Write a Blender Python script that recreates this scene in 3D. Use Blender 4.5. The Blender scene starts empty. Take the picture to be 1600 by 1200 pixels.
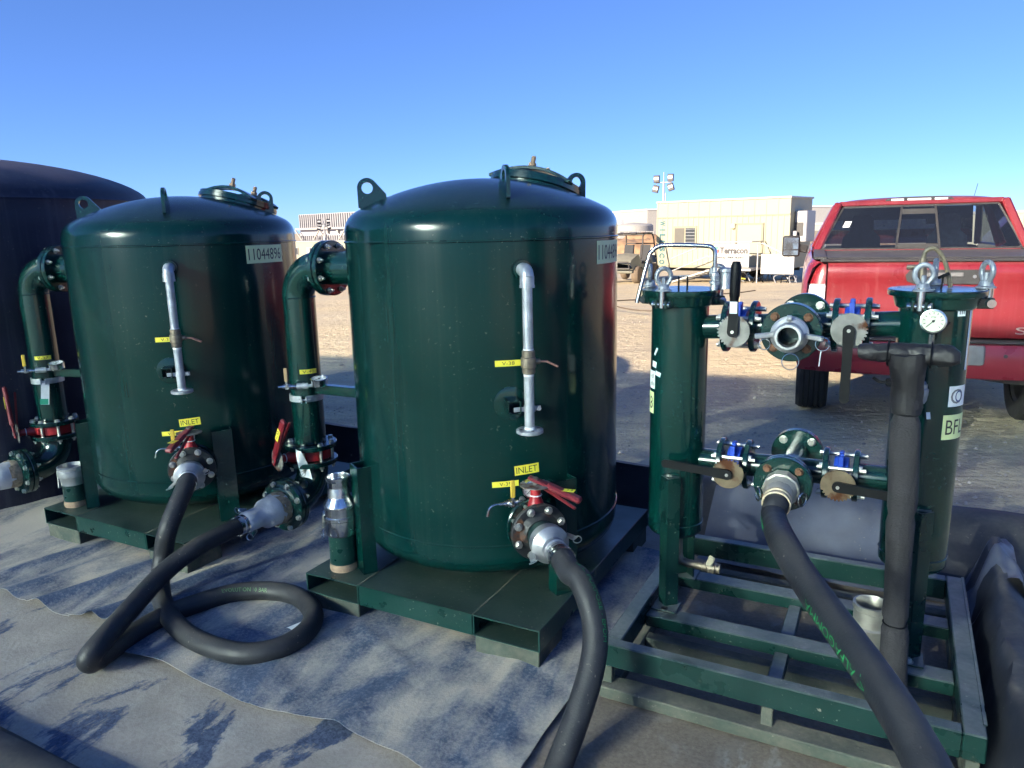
import bpy, bmesh, math, random
from mathutils import Vector, Matrix, noise
R = math.radians
random.seed(7)
SC = bpy.context.scene
COL = SC.collection

# ------------------------------------------------------------------ camera
CAM_H, PITCH, ROLL, FPX = 1.684, 0.2084, -0.0236, 1155.0
cd = bpy.data.cameras.new('camera'); cam = bpy.data.objects.new('camera', cd); COL.objects.link(cam)
cd.sensor_fit = 'HORIZONTAL'; cd.sensor_width = 36.0; cd.lens = 36.0 * FPX / 1600.0
cd.clip_start = 0.02; cd.clip_end = 6000
cp, sp = math.cos(PITCH), math.sin(PITCH)
cF = Vector((0, cp, -sp)); cU0 = Vector((0, sp, cp)); cX0 = Vector((1, 0, 0))
cr, sr = math.cos(ROLL), math.sin(ROLL)
cX = cX0 * cr + cU0 * sr; cU = cU0 * cr - cX0 * sr
cm = Matrix((cX, cU, -cF)).transposed().to_4x4(); cm.translation = (0, 0, CAM_H)
cam.matrix_world = cm
SC.camera = cam

# ------------------------------------------------------------------ world, sun, exposure
SUN_EL, SUN_AZ = R(20.0), R(230.0)          # azimuth clockwise from +Y
w = bpy.data.worlds.new('World'); SC.world = w; w.use_nodes = True
wt = w.node_tree; wt.nodes.clear()
sky = wt.nodes.new('ShaderNodeTexSky'); sky.sky_type = 'NISHITA'; sky.sun_disc = False
sky.sun_elevation = SUN_EL; sky.sun_rotation = SUN_AZ
sky.air_density = 0.6; sky.dust_density = 0.0; sky.ozone_density = 6.0; sky.altitude = 0
bg = wt.nodes.new('ShaderNodeBackground'); bg.inputs['Strength'].default_value = 0.05
wo = wt.nodes.new('ShaderNodeOutputWorld')
gm = wt.nodes.new('ShaderNodeGamma'); gm.inputs['Gamma'].default_value = 0.75
wt.links.new(sky.outputs[0], gm.inputs['Color']); tn = wt.nodes.new('ShaderNodeMix'); tn.data_type = 'RGBA'; tn.blend_type = 'MULTIPLY'; tn.inputs[0].default_value = 1.0; tn.inputs[7].default_value = (0.585, 0.70, 1.0, 1)
wt.links.new(gm.outputs[0], tn.inputs[6]); wt.links.new(tn.outputs[2], bg.inputs['Color']); wt.links.new(bg.outputs[0], wo.inputs['Surface'])
sl = bpy.data.lights.new('sun', 'SUN'); sl.energy = 2.0; sl.angle = R(0.5); sl.color = (1.0, 0.84, 0.66)
so = bpy.data.objects.new('sun', sl); COL.objects.link(so)
sdir = Vector((math.sin(SUN_AZ) * math.cos(SUN_EL), math.cos(SUN_AZ) * math.cos(SUN_EL), math.sin(SUN_EL)))
so.rotation_euler = sdir.to_track_quat('Z', 'Y').to_euler(); so.location = (-10, -10, 20)
SC.view_settings.view_transform = 'Standard'; SC.view_settings.look = 'None'
SC.view_settings.exposure = 2.78; SC.view_settings.gamma = 1.0
SC.render.engine = 'CYCLES'

# ------------------------------------------------------------------ frames
TH = R(-27.8)                               # the site grid (tanks, skid, berm) is turned by this
E_ = Vector((math.cos(TH), math.sin(TH), 0)); N_ = Vector((-math.sin(TH), math.cos(TH), 0))
def W(s): return E_ * s[0] + N_ * s[1] + Vector((0, 0, s[2] if len(s) > 2 else 0))
def ray(u, v): return cF + cX * ((u - 800) / FPX) - cU * ((v - 600) / FPX)
def onZ(u, v, z=0.0):
    d = ray(u, v); p = Vector((0, 0, CAM_H)) + d * ((z - CAM_H) / d.z)
    return Vector((p.dot(E_), p.dot(N_), p.z))
def onN(u, v, n_):
    d = ray(u, v); p = Vector((0, 0, CAM_H)) + d * (n_ / d.dot(N_)); return Vector((p.dot(E_), p.dot(N_), p.z))
def onD(u, v, dep): return Vector((0, 0, CAM_H)) + ray(u, v) * dep      # world point at a depth

# ------------------------------------------------------------------ materials
MATS = {}
def mat(name, col, rough=0.5, metal=0.0, var=0.12, vs=6.0, bump=0.0, bs=60.0, dust=0.0, dcol=(0.34, 0.285, 0.215),
        coat=0.0, streak=0.0, rvar=0.08, spec=0.5, speck=0.0, scol=(0.3, 0.26, 0.2), side=0.0, rust=0.0, emit=0.0, alpha=1.0, trans=0.0):
    if name in MATS: return MATS[name]
    m = bpy.data.materials.new(name); m.use_nodes = True; nt = m.node_tree; nd = nt.nodes; L = nt.links.new
    b = nd['Principled BSDF']
    b.inputs['Metallic'].default_value = metal; b.inputs['Specular IOR Level'].default_value = spec
    b.inputs['Coat Weight'].default_value = coat; b.inputs['Coat Roughness'].default_value = 0.06
    if trans: b.inputs['Transmission Weight'].default_value = trans
    if alpha < 1: b.inputs['Alpha'].default_value = alpha
    tc = nd.new('ShaderNodeTexCoord'); geo = nd.new('ShaderNodeNewGeometry')
    def noise_n(scale, det=4, stretch=None, dist=0.0):
        n = nd.new('ShaderNodeTexNoise'); n.inputs['Scale'].default_value = scale; n.inputs['Detail'].default_value = det
        n.inputs['Distortion'].default_value = dist
        if stretch:
            mp = nd.new('ShaderNodeMapping'); mp.inputs['Scale'].default_value = stretch
            L(tc.outputs['Object'], mp.inputs['Vector']); L(mp.outputs[0], n.inputs['Vector'])
        else: L(tc.outputs['Object'], n.inputs['Vector'])
        return n.outputs['Fac']
    def ramp(src, a, bb, ca=0.0, cb=1.0):
        r = nd.new('ShaderNodeMapRange'); r.inputs[1].default_value = a; r.inputs[2].default_value = bb
        r.inputs[3].default_value = ca; r.inputs[4].default_value = cb; L(src, r.inputs[0]); return r.outputs[0]
    def mul(a, c, op='MULTIPLY'):
        q = nd.new('ShaderNodeMath'); q.operation = op; q.use_clamp = True
        for i, x in enumerate((a, c)):
            if isinstance(x, (int, float)): q.inputs[i].default_value = x
            else: L(x, q.inputs[i])
        return q.outputs[0]
    def mixc(f, a, c):
        x = nd.new('ShaderNodeMix'); x.data_type = 'RGBA'
        if isinstance(f, (int, float)): x.inputs[0].default_value = f
        else: L(f, x.inputs[0])
        for i, q in ((6, a), (7, c)):
            if isinstance(q, tuple): x.inputs[i].default_value = (*q, 1)
            else: L(q, x.inputs[i])
        return x.outputs[2]
    n1 = noise_n(vs)
    c = mixc(ramp(n1, 0.3, 0.7), tuple(x * (1 - var) for x in col), tuple(min(1, x * (1 + var)) for x in col))
    ro = ramp(n1, 0.3, 0.7, max(0.02, rough - rvar), min(1, rough + rvar))
    if streak:
        s = noise_n(1.0, 6, (28, 28, 0.7))
        f = ramp(s, 0.52, 0.78, 0.0, streak); c = mixc(f, c, dcol)
        ro = mul(ro, mul(f, 0.8), 'ADD')
    if rust:
        f = ramp(noise_n(14, 8), 0.62 - 0.25 * rust, 0.72 - 0.2 * rust); c = mixc(f, c, (0.12, 0.045, 0.02)); ro = mul(ro, mul(f, 0.4), 'ADD')
    if speck:
        f = mul(ramp(noise_n(70, 3), 0.66, 0.72), ramp(noise_n(5, 2), 0.45, 0.65)); f = mul(f, speck); c = mixc(f, c, scol)
    if dust:
        sx = nd.new('ShaderNodeSeparateXYZ'); L(geo.outputs['Normal'], sx.inputs[0])
        up = ramp(sx.outputs[2], 0.55, 0.98, side, 1.0)
        dn = mul(ramp(noise_n(7, 8, None, 0.6), 0.25, 0.75, 0.15, 1.0), ramp(noise_n(60, 4), 0.2, 0.8, 0.6, 1.1))
        f = mul(mul(up, dn), dust); c = mixc(f, c, dcol); ro = mul(ro, mul(f, 0.6), 'ADD')
    L(c, b.inputs['Base Color']); L(ro, b.inputs['Roughness'])
    if bump:
        bn = nd.new('ShaderNodeBump'); bn.inputs['Strength'].default_value = bump; bn.inputs['Distance'].default_value = 0.01
        L(noise_n(bs, 6), bn.inputs['Height']); L(bn.outputs[0], b.inputs['Normal'])
    if emit:
        L(c, b.inputs['Emission Color']); b.inputs['Emission Strength'].default_value = emit
    MATS[name] = m
    return m
GREEN = mat('green_paint', (0.0006, 0.022, 0.0205), 0.19, 0, 0.12, 2.5, 0.03, 7, 0.08, streak=0.02, coat=0.12, rvar=0.05, speck=0.22, spec=0.36)
GREEN_P = mat('green_paint_pipe', (0.0009, 0.026, 0.0225), 0.2, 0, 0.12, 6, 0.02, 30, 0.12, coat=0.4, speck=0.25)
GREEN_D = mat('green_paint_dusty', (0.0010, 0.032, 0.027), 0.32, 0, 0.2, 7, 0.06, 60, 0.22, dcol=(0.30, 0.27, 0.22), speck=0.8, side=0.10)
GREEN_F = mat('green_paint_skid', (0.0009, 0.026, 0.0225), 0.30, 0, 0.2, 7, 0.06, 60, 0.62, (0.42, 0.41, 0.39), speck=0.9, side=0.03)
GREEN_M = mat('green_paint_muddy', (0.0009, 0.026, 0.0225), 0.6, 0, 0.3, 9, 0.12, 70, 0.9, speck=1.0, side=0.5)
GALV = mat('galvanised_steel', (0.42, 0.44, 0.47), 0.42, 0.55, 0.2, 30, 0.08, 90)
STEEL = mat('stainless_steel', (0.62, 0.62, 0.62), 0.22, 1.0, 0.1, 20, 0.02, 60)
ALU = mat('cast_aluminium', (0.48, 0.48, 0.48), 0.42, 0.8, 0.15, 16, 0.08, 80, 0.2, side=0.1)
ZINC = mat('zinc_bolt', (0.55, 0.53, 0.48), 0.36, 0.85, 0.2, 40)
RUSTY = mat('rusty_bolt', (0.16, 0.075, 0.04), 0.75, 0.3, 0.4, 60, 0.3, 80)
NUT = mat('weathered_nut', (0.33, 0.22, 0.14), 0.7, 0.4, 0.3, 60, 0.2, 80)
BRASS = mat('weathered_brass', (0.23, 0.19, 0.14), 0.5, 0.7, 0.3, 40, 0.1, 80)
RED = mat('red_valve', (0.33, 0.012, 0.016), 0.42, 0, 0.15, 18, 0.05, 60, 0.2)
REDL = mat('red_lever', (0.17, 0.010, 0.018), 0.45, 0, 0.15, 18, 0.05, 60, 0.2)
BLACK_FL = mat('black_flange', (0.012, 0.014, 0.016), 0.5, 0, 0.3, 20, 0.1, 80, 0.3, rust=0.15)
BLACK = mat('black_handle', (0.004, 0.0045, 0.006), 0.55, 0, 0.25, 30, 0.05, 80, 0.02, spec=.2)
BLUE = mat('blue_valve', (0.02, 0.07, 0.45), 0.4, 0, 0.1, 20)
RUBBER = mat('hose_rubber', (0.020, 0.021, 0.025), 0.55, 0, 0.25, 30, 0.14, 140, 0.16, speck=.5)
GREENINK = mat('green_print', (0.02, 0.24, 0.075), 0.6)
YELLOW = mat('yellow_label', (0.78, 0.68, 0.06), 0.4, 0, 0.05)
PALEY = mat('pale_yellow_label', (0.62, 0.70, 0.36), 0.45, 0, 0.05)
INK = mat('black_ink', (0.01, 0.01, 0.01), 0.5)
INK_G = mat('grey_ink', (0.16, 0.16, 0.17), 0.6)
WHITE = mat('white_tag', (0.75, 0.77, 0.78), 0.5, 0, 0.06, 60)
TAPE = mat('ptfe_tape', (0.75, 0.75, 0.76), 0.6)
DIAL = mat('gauge_dial', (0.62, 0.66, 0.50), 0.3, 0, 0.04)
DIALW = mat('gauge_dial_white', (0.6, 0.62, 0.62), 0.3, 0, 0.04)
YHAND = mat('yellow_lever', (0.62, 0.42, 0.05), 0.4, 0, 0.1, 40)
TANH = mat('tan_lever', (0.38, 0.25, 0.13), 0.5, 0, 0.15, 40)
PINKH = mat('faded_red_lever', (0.33, 0.16, 0.13), 0.55, 0.2, 0.2, 60)
DISC = mat('rusty_notch_plate', (0.21, 0.205, 0.19), 0.6, 0.45, 0.3, 25, 0.15, 70, rust=0.35)
DISCR = mat('brown_notch_plate', (0.16, 0.12, 0.075), 0.6, 0.5, 0.3, 25, 0.1, 70, rust=0.5)
CRUST = mat('crusted_coupling', (0.52, 0.52, 0.54), 0.65, 0.1, 0.2, 12, 0.35, 45, rust=0.0, dust=0.1)
FOAM = mat('pipe_insulation', (0.026, 0.024, 0.027), 0.85, 0, 0.3, 25, 0.3, 160, 0.06)
CLOTH = mat('black_wrap', (0.012, 0.011, 0.013), 0.55, 0, 0.35, 10, 0.35, 40, 0.12, dcol=(0.16, 0.12, 0.1))
POLY = mat('black_poly', (0.013, 0.016, 0.034), 0.46, 0, 0.15, 3, 0.03, 12, 0.22, dcol=(0.22, 0.21, 0.25), speck=0.35, streak=0.12, spec=.35)
LINER = mat('berm_liner', (0.022, 0.026, 0.038), 0.55, 0, 0.2, 8, 0.2, 14, 0.5, speck=0.6, side=0.06, spec=.35)
LINER2 = mat('berm_liner_flap', (0.09, 0.10, 0.14), 0.42, 0, 0.2, 8, 0.14, 10, 0.35, speck=0.9, spec=.4)

# ------------------------------------------------------------------ bmesh helpers
def nbm(): return bmesh.new()
def axm(p, axis, up=None):
    z = Vector(axis).normalized(); u = Vector(up) if up else (Vector((0, 0, 1)) if abs(z.z) < 0.95 else Vector((0, 1, 0)))
    x = u.cross(z).normalized(); y = z.cross(x)
    m = Matrix((x, y, z)).transposed().to_4x4(); m.translation = Vector(p); return m
def box(bm, c, s, rot=None, bev=0.0, seg=1):
    m = Matrix.Translation(Vector(c)) @ (rot.to_4x4() if rot else Matrix()) @ Matrix.Diagonal((*s, 1))
    g = bmesh.ops.create_cube(bm, size=1.0, matrix=m)['verts']
    if bev:
        es = list({e for v in g for e in v.link_edges})
        bmesh.ops.bevel(bm, geom=es, offset=bev, segments=seg, affect='EDGES', profile=0.5)
def bar(bm, p0, p1, wd, ht, bev=0.0, up=(0, 0, 1)):
    p0, p1 = Vector(p0), Vector(p1); d = p1 - p0; m = axm((p0 + p1) / 2, d, up)
    box(bm, (p0 + p1) / 2, (wd, ht, d.length), m.to_3x3(), bev)
def lathe(bm, prof, m=None, seg=48, cap0=True, cap1=True, flat=None):
    m = m or Matrix(); rings = []
    for (r, z) in prof:
        if r < 1e-6: rings.append([bm.verts.new(m @ Vector((0, 0, z)))])
        else: rings.append([bm.verts.new(m @ Vector((r * math.cos(2 * math.pi * i / seg), r * math.sin(2 * math.pi * i / seg), z))) for i in range(seg)])
    for a, b in zip(rings, rings[1:]):
        for i in range(seg):
            j = (i + 1) % seg
            if len(a) == 1 and len(b) == 1: continue
            if len(a) == 1: bm.faces.new((a[0], b[j], b[i]))
            elif len(b) == 1: bm.faces.new((a[i], a[j], b[0]))
            else: bm.faces.new((a[i], a[j], b[j], b[i]))
    if cap0 and len(rings[0]) > 1: bm.faces.new(list(reversed(rings[0])))
    if cap1 and len(rings[-1]) > 1: bm.faces.new(rings[-1])
def cyl(bm, p0, p1, r0, r1=None, seg=24, caps=True):
    p0, p1 = Vector(p0), Vector(p1); r1 = r0 if r1 is None else r1
    lathe(bm, [(r0, 0), (r1, (p1 - p0).length)], axm(p0, p1 - p0), seg, caps, caps)
def catmull(pts, n=8):
    P = [Vector(p) for p in pts]; P = [P[0] * 2 - P[1]] + P + [P[-1] * 2 - P[-2]]; out = []
    for i in range(1, len(P) - 2):
        for k in range(n):
            t = k / n; a, b, c, d = P[i - 1], P[i], P[i + 1], P[i + 2]
            out.append(0.5 * ((2 * b) + (c - a) * t + (2 * a - 5 * b + 4 * c - d) * t * t + (3 * b - a - 3 * c + d) * t ** 3))
    out.append(P[-2]); return out
def frames(pts, closed=False):
    fr = []; up = None; n = len(pts)
    for i in range(n):
        a = pts[(i - 1) % n] if (i > 0 or closed) else pts[i]; b = pts[(i + 1) % n] if (i < n - 1 or closed) else pts[i]
        t = (b - a).normalized()
        if up is None: up = Vector((0, 0, 1)) if abs(t.z) < 0.9 else Vector((1, 0, 0))
        x = up.cross(t).normalized(); y = t.cross(x); up = y
        fr.append((pts[i], x, y, t))
    return fr
def tube(bm, pts, r, seg=12, closed=False, caps=True, rf=None):
    pts = [Vector(p) for p in pts]; fr = frames(pts, closed); rings = []
    for k, (p, x, y, t) in enumerate(fr):
        rr = rf(k / (len(fr) - 1)) if rf else r
        rings.append([bm.verts.new(p + (x * math.cos(2 * math.pi * i / seg) + y * math.sin(2 * math.pi * i / seg)) * rr) for i in range(seg)])
    q = list(zip(rings, rings[1:])) + ([(rings[-1], rings[0])] if closed else [])
    for a, b in q:
        for i in range(seg):
            j = (i + 1) % seg; bm.faces.new((a[i], a[j], b[j], b[i]))
    if caps and not closed: bm.faces.new(list(reversed(rings[0]))); bm.faces.new(rings[-1])
def ringpts(c, axis, r, n=28):
    m = axm(c, axis); return [m @ Vector((r * math.cos(2 * math.pi * i / n), r * math.sin(2 * math.pi * i / n), 0)) for i in range(n)]
def torus(bm, c, axis, R_, r, n=32, seg=8): tube(bm, ringpts(c, axis, R_, n), r, seg, True)
def prism(bm, poly, m, h):
    a = [bm.verts.new(m @ Vector((x, y, 0))) for x, y in poly]; b = [bm.verts.new(m @ Vector((x, y, h))) for x, y in poly]
    n = len(poly); bm.faces.new(list(reversed(a))); bm.faces.new(b)
    for i in range(n): j = (i + 1) % n; bm.faces.new((a[i], a[j], b[j], b[i]))
def holed(bm, outer, inner, m, h):           # plate with one hole, both outlines with the same count
    ra = []
    for z in (0, h): ra.append(([bm.verts.new(m @ Vector((x, y, z))) for x, y in outer], [bm.verts.new(m @ Vector((x, y, z))) for x, y in inner]))
    (a, b), (c, d) = ra; n = len(outer)
    for i in range(n):
        j = (i + 1) % n
        bm.faces.new((a[j], a[i], b[i], b[j])); bm.faces.new((c[i], c[j], d[j], d[i]))
        bm.faces.new((a[i], a[j], c[j], c[i])); bm.faces.new((b[j], b[i], d[i], d[j]))
BASE = {}
def mesh_of(name, bm, m, ang=35, smooth=True):
    bmesh.ops.recalc_face_normals(bm, faces=bm.faces)
    me = bpy.data.meshes.new(name); bm.to_mesh(me); bm.free()
    if smooth:
        me.polygons.foreach_set('use_smooth', [True] * len(me.polygons)); me.set_sharp_from_angle(angle=R(ang))
    if m: me.materials.append(m)
    return me
def obj(name, bm, m, parent=None, label=None, ang=35, smooth=True):
    if parent is not None and BASE.get(parent.name) is not None:
        b = BASE[parent.name]; bmesh.ops.translate(bm, verts=bm.verts, vec=-b)
    o = bpy.data.objects.new(name, mesh_of(name, bm, m, ang, smooth)); COL.objects.link(o)
    if parent is not None:
        o.parent = parent
        if parent.name in BASE: BASE[o.name] = BASE[parent.name]
    if label: o['label'] = label
    return o
def split_obj(name, bm, m, parent, link=0.03):
    """one object for each separate piece of the bmesh (pieces that touch stay together)"""
    isl = []; todo = set(bm.verts)
    while todo:
        v = todo.pop(); st = [v]; g_ = [v]
        while st:
            q = st.pop()
            for e in q.link_edges:
                o_ = e.other_vert(q)
                if o_ in todo: todo.discard(o_); st.append(o_); g_.append(o_)
        isl.append(g_)
    cl = []
    for g_ in isl:
        lo = Vector([min(v.co[k] for v in g_) for k in range(3)]); hi = Vector([max(v.co[k] for v in g_) for k in range(3)])
        cl.append([g_, lo, hi])
    i = 0
    while i < len(cl):
        j = i + 1; merged = False
        while j < len(cl):
            if all(cl[i][1][k] - 0.002 <= cl[j][2][k] and cl[j][1][k] - 0.002 <= cl[i][2][k] for k in range(3)):
                cl[i] = [cl[i][0] + cl[j][0], Vector([min(cl[i][1][k], cl[j][1][k]) for k in range(3)]), Vector([max(cl[i][2][k], cl[j][2][k]) for k in range(3)])]; cl.pop(j); merged = True
            else: j += 1
        if not merged: i += 1
    res = None
    for g_, lo, hi in cl:
        nb_ = nbm(); mp = {v: nb_.verts.new(v.co) for v in g_}
        for f in {f for v in g_ for f in v.link_faces}: nb_.faces.new([mp[v] for v in f.verts])
        o_ = obj(name, nb_, m, parent); res = res or o_
    bm.free(); return res
def inst(name, me, mtx, parent):
    o = bpy.data.objects.new(name, me); COL.objects.link(o); o.parent = parent
    mtx = mtx.copy()
    if parent.name in BASE: mtx.translation -= BASE[parent.name]
    o.matrix_local = mtx; return o
def tag(o, label, cat, group=None):
    o['label'] = label; o['category'] = cat
    if group: o['group'] = group
    return o
def kind(o, k): o['kind'] = k; return o
def site_thing(name, base, label, cat, group=None):
    o = bpy.data.objects.new(name, None); COL.objects.link(o); o.empty_display_size = 0.2
    o.location = W(base); o.rotation_euler = (0, 0, TH); BASE[o.name] = Vector((base[0], base[1], base[2] if len(base) > 2 else 0))
    return tag(o, label, cat, group)
def world_thing(name, loc, yaw, label, cat, group=None):
    o = bpy.data.objects.new(name, None); COL.objects.link(o); o.location = loc; o.rotation_euler = (0, 0, yaw)
    return tag(o, label, cat, group)
def site_mesh(o):                            # a one-mesh site thing: vertices were given in site coordinates
    o.rotation_euler = (0, 0, TH); return o
BOLD = [0.0]
def text_bm(s, size=1.0, sx=1.0, cut=None):
    cu = bpy.data.curves.new('t', 'FONT'); cu.body = s; cu.size = size; cu.align_x = 'CENTER'; cu.align_y = 'CENTER'; cu.resolution_u = 3; cu.offset = BOLD[0]
    to = bpy.data.objects.new('t', cu); COL.objects.link(to)
    me = bpy.data.meshes.new_from_object(to.evaluated_get(bpy.context.evaluated_depsgraph_get()))
    bpy.data.objects.remove(to); bpy.data.curves.remove(cu)
    bm = nbm(); bm.from_mesh(me); bpy.data.meshes.remove(me)
    for v in bm.verts: v.co.x *= sx
    return bm
def fit_text(s, wd, ht):
    bm = text_bm(s); xs = [v.co.x for v in bm.verts]; ys = [v.co.y for v in bm.verts]
    kx = wd / (max(xs) - min(xs)); ky = ht / (max(ys) - min(ys)); cx = (max(xs) + min(xs)) / 2; cy = (max(ys) + min(ys)) / 2
    for v in bm.verts: v.co = Vector(((v.co.x - cx) * kx, (v.co.y - cy) * ky, 0))
    return bm
def wrapcyl(bm, c, r, az, z, rot=0.0):       # bend a flat xy sheet round a vertical cylinder
    es = [e for e in bm.edges if e.calc_length() > 0.012]
    for v in bm.verts:
        x = v.co.x * math.cos(rot) - v.co.y * math.sin(rot); y = v.co.x * math.sin(rot) + v.co.y * math.cos(rot)
        a = az + x / r; v.co = Vector((c[0] + (r + v.co.z) * math.cos(a), c[1] + (r + v.co.z) * math.sin(a), z + y))
def plate_bm(wd, ht, t=0.0012, nx=14):
    bm = nbm()
    for i in range(nx):
        x0, x1 = -wd / 2 + wd * i / nx, -wd / 2 + wd * (i + 1) / nx
        vs = [bm.verts.new((x, y, t)) for x, y in ((x0, -ht / 2), (x1, -ht / 2), (x1, ht / 2), (x0, ht / 2))]; bm.faces.new(vs)
    bmesh.ops.remove_doubles(bm, verts=bm.verts, dist=1e-5)
    return bm
def cyl_label(parent, c, r, az, z, wd, ht, text, m=None, rot=0.0, name='label_plate', tw=None, th=None, off=0.0):
    b = plate_bm(wd, ht); wrapcyl(b, c, r, az, z, rot); p = obj(name, b, m or YELLOW, parent, smooth=False)
    if text:
        t = fit_text(text, tw or wd * 0.62, th or ht * 0.52)
        for v in t.verts: v.co.z = 0.0018; v.co.x += off
        wrapcyl(t, c, r, az, z, rot); obj('lettering', t, INK, p, smooth=False)
    return p
def flat_label(parent, c, nrm, up, wd, ht, text=None, m=None, tm=None, name='label_plate', tw=None, th=None):
    mt = axm(c, nrm, up)
    b = nbm(); box(b, (0, 0, 0), (wd, ht, 0.001)); bmesh.ops.transform(b, matrix=mt, verts=b.verts)
    p = obj(name, b, m or YELLOW, parent, smooth=False)
    if text:
        t = fit_text(text, tw or wd * 0.8, th or ht * 0.6)
        for v in t.verts: v.co.z = 0.0012
        bmesh.ops.transform(t, matrix=mt, verts=t.verts); obj('lettering', t, tm or INK, p, smooth=False)
    return p

# bolt meshes (axis along z, head above)
def bolt_mesh(name, r, h, m, shank=0.0):
    b = nbm(); lathe(b, [(r * 1.25, 0), (r * 1.25, h * 0.14)], None, 10); lathe(b, [(r, h * 0.14), (r, h * 0.88), (r * 0.86, h)], None, 6)
    if shank: cyl(b, (0, 0, h * 0.9), (0, 0, h + shank), r * 0.5, None, 8)
    return mesh_of(name, b, m, 30)
BOLT = bolt_mesh('bolt', 0.0135, 0.014, ZINC)
NUTB = bolt_mesh('nut', 0.0125, 0.016, ZINC, 0.012)
BOLT_R = bolt_mesh('rusty_bolt', 0.0125, 0.014, RUSTY)
BOLT_S = bolt_mesh('small_bolt', 0.010, 0.011, ZINC)

def flange(parent, c, axis, ro, ri, t, nb, me=None, m=None, phase=None, hub=0.0, bolts=True, name='flange', rc=None, label=None):
    """ring centred at c (back face) that grows t along axis; bolt heads on the far face"""
    b = nbm(); mt = axm(c, axis)
    pr = [(ri, 0), (ro - 0.003, 0), (ro, 0.003), (ro, t - 0.003), (ro - 0.003, t), (ri * 1.45 if hub else ri, t)]
    if hub: pr += [(ri * 1.25, t + hub * 0.5), (ri * 1.08, t + hub)]
    lathe(b, pr + [(ri * 0.9, t + hub), (ri * 0.9, 0)], mt, 48, False, False)
    f = obj(name, b, m or GREEN_P, parent, label)
    if bolts:
        rc = rc or (ro + ri * 1.1) / 2 + 0.006
        for i in range(nb):
            a = 2 * math.pi * (i + (0.5 if phase is None else phase)) / nb
            q = mt @ Matrix.Translation((rc * math.cos(a), rc * math.sin(a), t)) @ Matrix.Rotation(random.random() * 6, 4, 'Z')
            inst('bolt', me or BOLT, q, f)
    return f
def stud_ring(parent, c, axis, rc, nb, length, r=0.008, phase=0.5, m=None):
    mt = axm(c, axis); b = nbm(); cyl(b, (0, 0, 0), (0, 0, length), r, None, 8); me = mesh_of('stud', b, m or ZINC)
    for i in range(nb):
        a = 2 * math.pi * (i + phase) / nb; inst('stud', me, mt @ Matrix.Translation((rc * math.cos(a), rc * math.sin(a), 0)), parent)
def camlock_ears(bm, c, axis, r, k=2, spread=0.05, ph=0.0):
    mt = axm(c, axis)
    for i in range(k):
        a = ph + 2 * math.pi * i / k; rad = Vector((math.cos(a), math.sin(a), 0))
        p0 = mt @ (rad * r); p1 = mt @ (rad * (r + 0.018) + Vector((0, 0, spread))); bar(bm, p0, p1, 0.022, 0.008, 0.002, mt.to_3x3() @ Vector((-rad.y, rad.x, 0)))
        q = mt @ (rad * (r + 0.02) + Vector((0, 0, spread + 0.012))); torus(bm, q, mt.to_3x3() @ Vector((-rad.y, rad.x, 0.4)), 0.016, 0.0018, 18, 5)

# ------------------------------------------------------------------ ground materials
def nodes_mat(name):
    m = bpy.data.materials.new(name); m.use_nodes = True; return m, m.node_tree, m.node_tree.nodes, m.node_tree.links.new
class NT:
    def __init__(s, name):
        s.m, s.t, s.nd, s.L = nodes_mat(name); s.b = s.nd['Principled BSDF']; s.tc = s.nd.new('ShaderNodeTexCoord')
    def noise(s, scale, det=4, stretch=None, dist=0.0, rough=0.5, off=(0, 0, 0)):
        n = s.nd.new('ShaderNodeTexNoise'); n.inputs['Scale'].default_value = scale; n.inputs['Detail'].default_value = det
        n.inputs['Distortion'].default_value = dist; n.inputs['Roughness'].default_value = rough
        mp = s.nd.new('ShaderNodeMapping'); mp.inputs['Scale'].default_value = stretch or (1, 1, 1); mp.inputs['Location'].default_value = off
        s.L(s.tc.outputs['Object'], mp.inputs['Vector']); s.L(mp.outputs[0], n.inputs['Vector']); return n.outputs['Fac']
    def xyz(s):
        x = s.nd.new('ShaderNodeSeparateXYZ'); s.L(s.tc.outputs['Object'], x.inputs[0]); return x.outputs
    def ramp(s, src, a, b, c=0.0, d=1.0):
        r = s.nd.new('ShaderNodeMapRange'); r.inputs[1].default_value = a; r.inputs[2].default_value = b; r.inputs[3].default_value = c; r.inputs[4].default_value = d
        s.L(src, r.inputs[0]); return r.outputs[0]
    def math(s, a, b, op='MULTIPLY', clamp=True):
        q = s.nd.new('ShaderNodeMath'); q.operation = op; q.use_clamp = clamp
        for i, x in enumerate((a, b)):
            if isinstance(x, (int, float)): q.inputs[i].default_value = x
            else: s.L(x, q.inputs[i])
        return q.outputs[0]
    def mix(s, f, a, c):
        x = s.nd.new('ShaderNodeMix'); x.data_type = 'RGBA'
        if isinstance(f, (int, float)): x.inputs[0].default_value = f
        else: s.L(f, x.inputs[0])
        for i, q in ((6, a), (7, c)):
            if isinstance(q, tuple): x.inputs[i].default_value = (*q, 1)
            else: s.L(q, x.inputs[i])
        return x.outputs[2]
    def bump(s, h, strength, dist=0.02, prev=None):
        n = s.nd.new('ShaderNodeBump'); n.inputs['Strength'].default_value = strength; n.inputs['Distance'].default_value = dist
        s.L(h, n.inputs['Height'])
        if prev: s.L(prev, n.inputs['Normal'])
        return n.outputs[0]
    def out(s, col, rough, nrm=None):
        if isinstance(col, tuple): s.b.inputs['Base Color'].default_value = (*col, 1)
        else: s.L(col, s.b.inputs['Base Color'])
        if isinstance(rough, (int, float)): s.b.inputs['Roughness'].default_value = rough
        else: s.L(rough, s.b.inputs['Roughness'])
        if nrm: s.L(nrm, s.b.inputs['Normal'])
        return s.m

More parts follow.
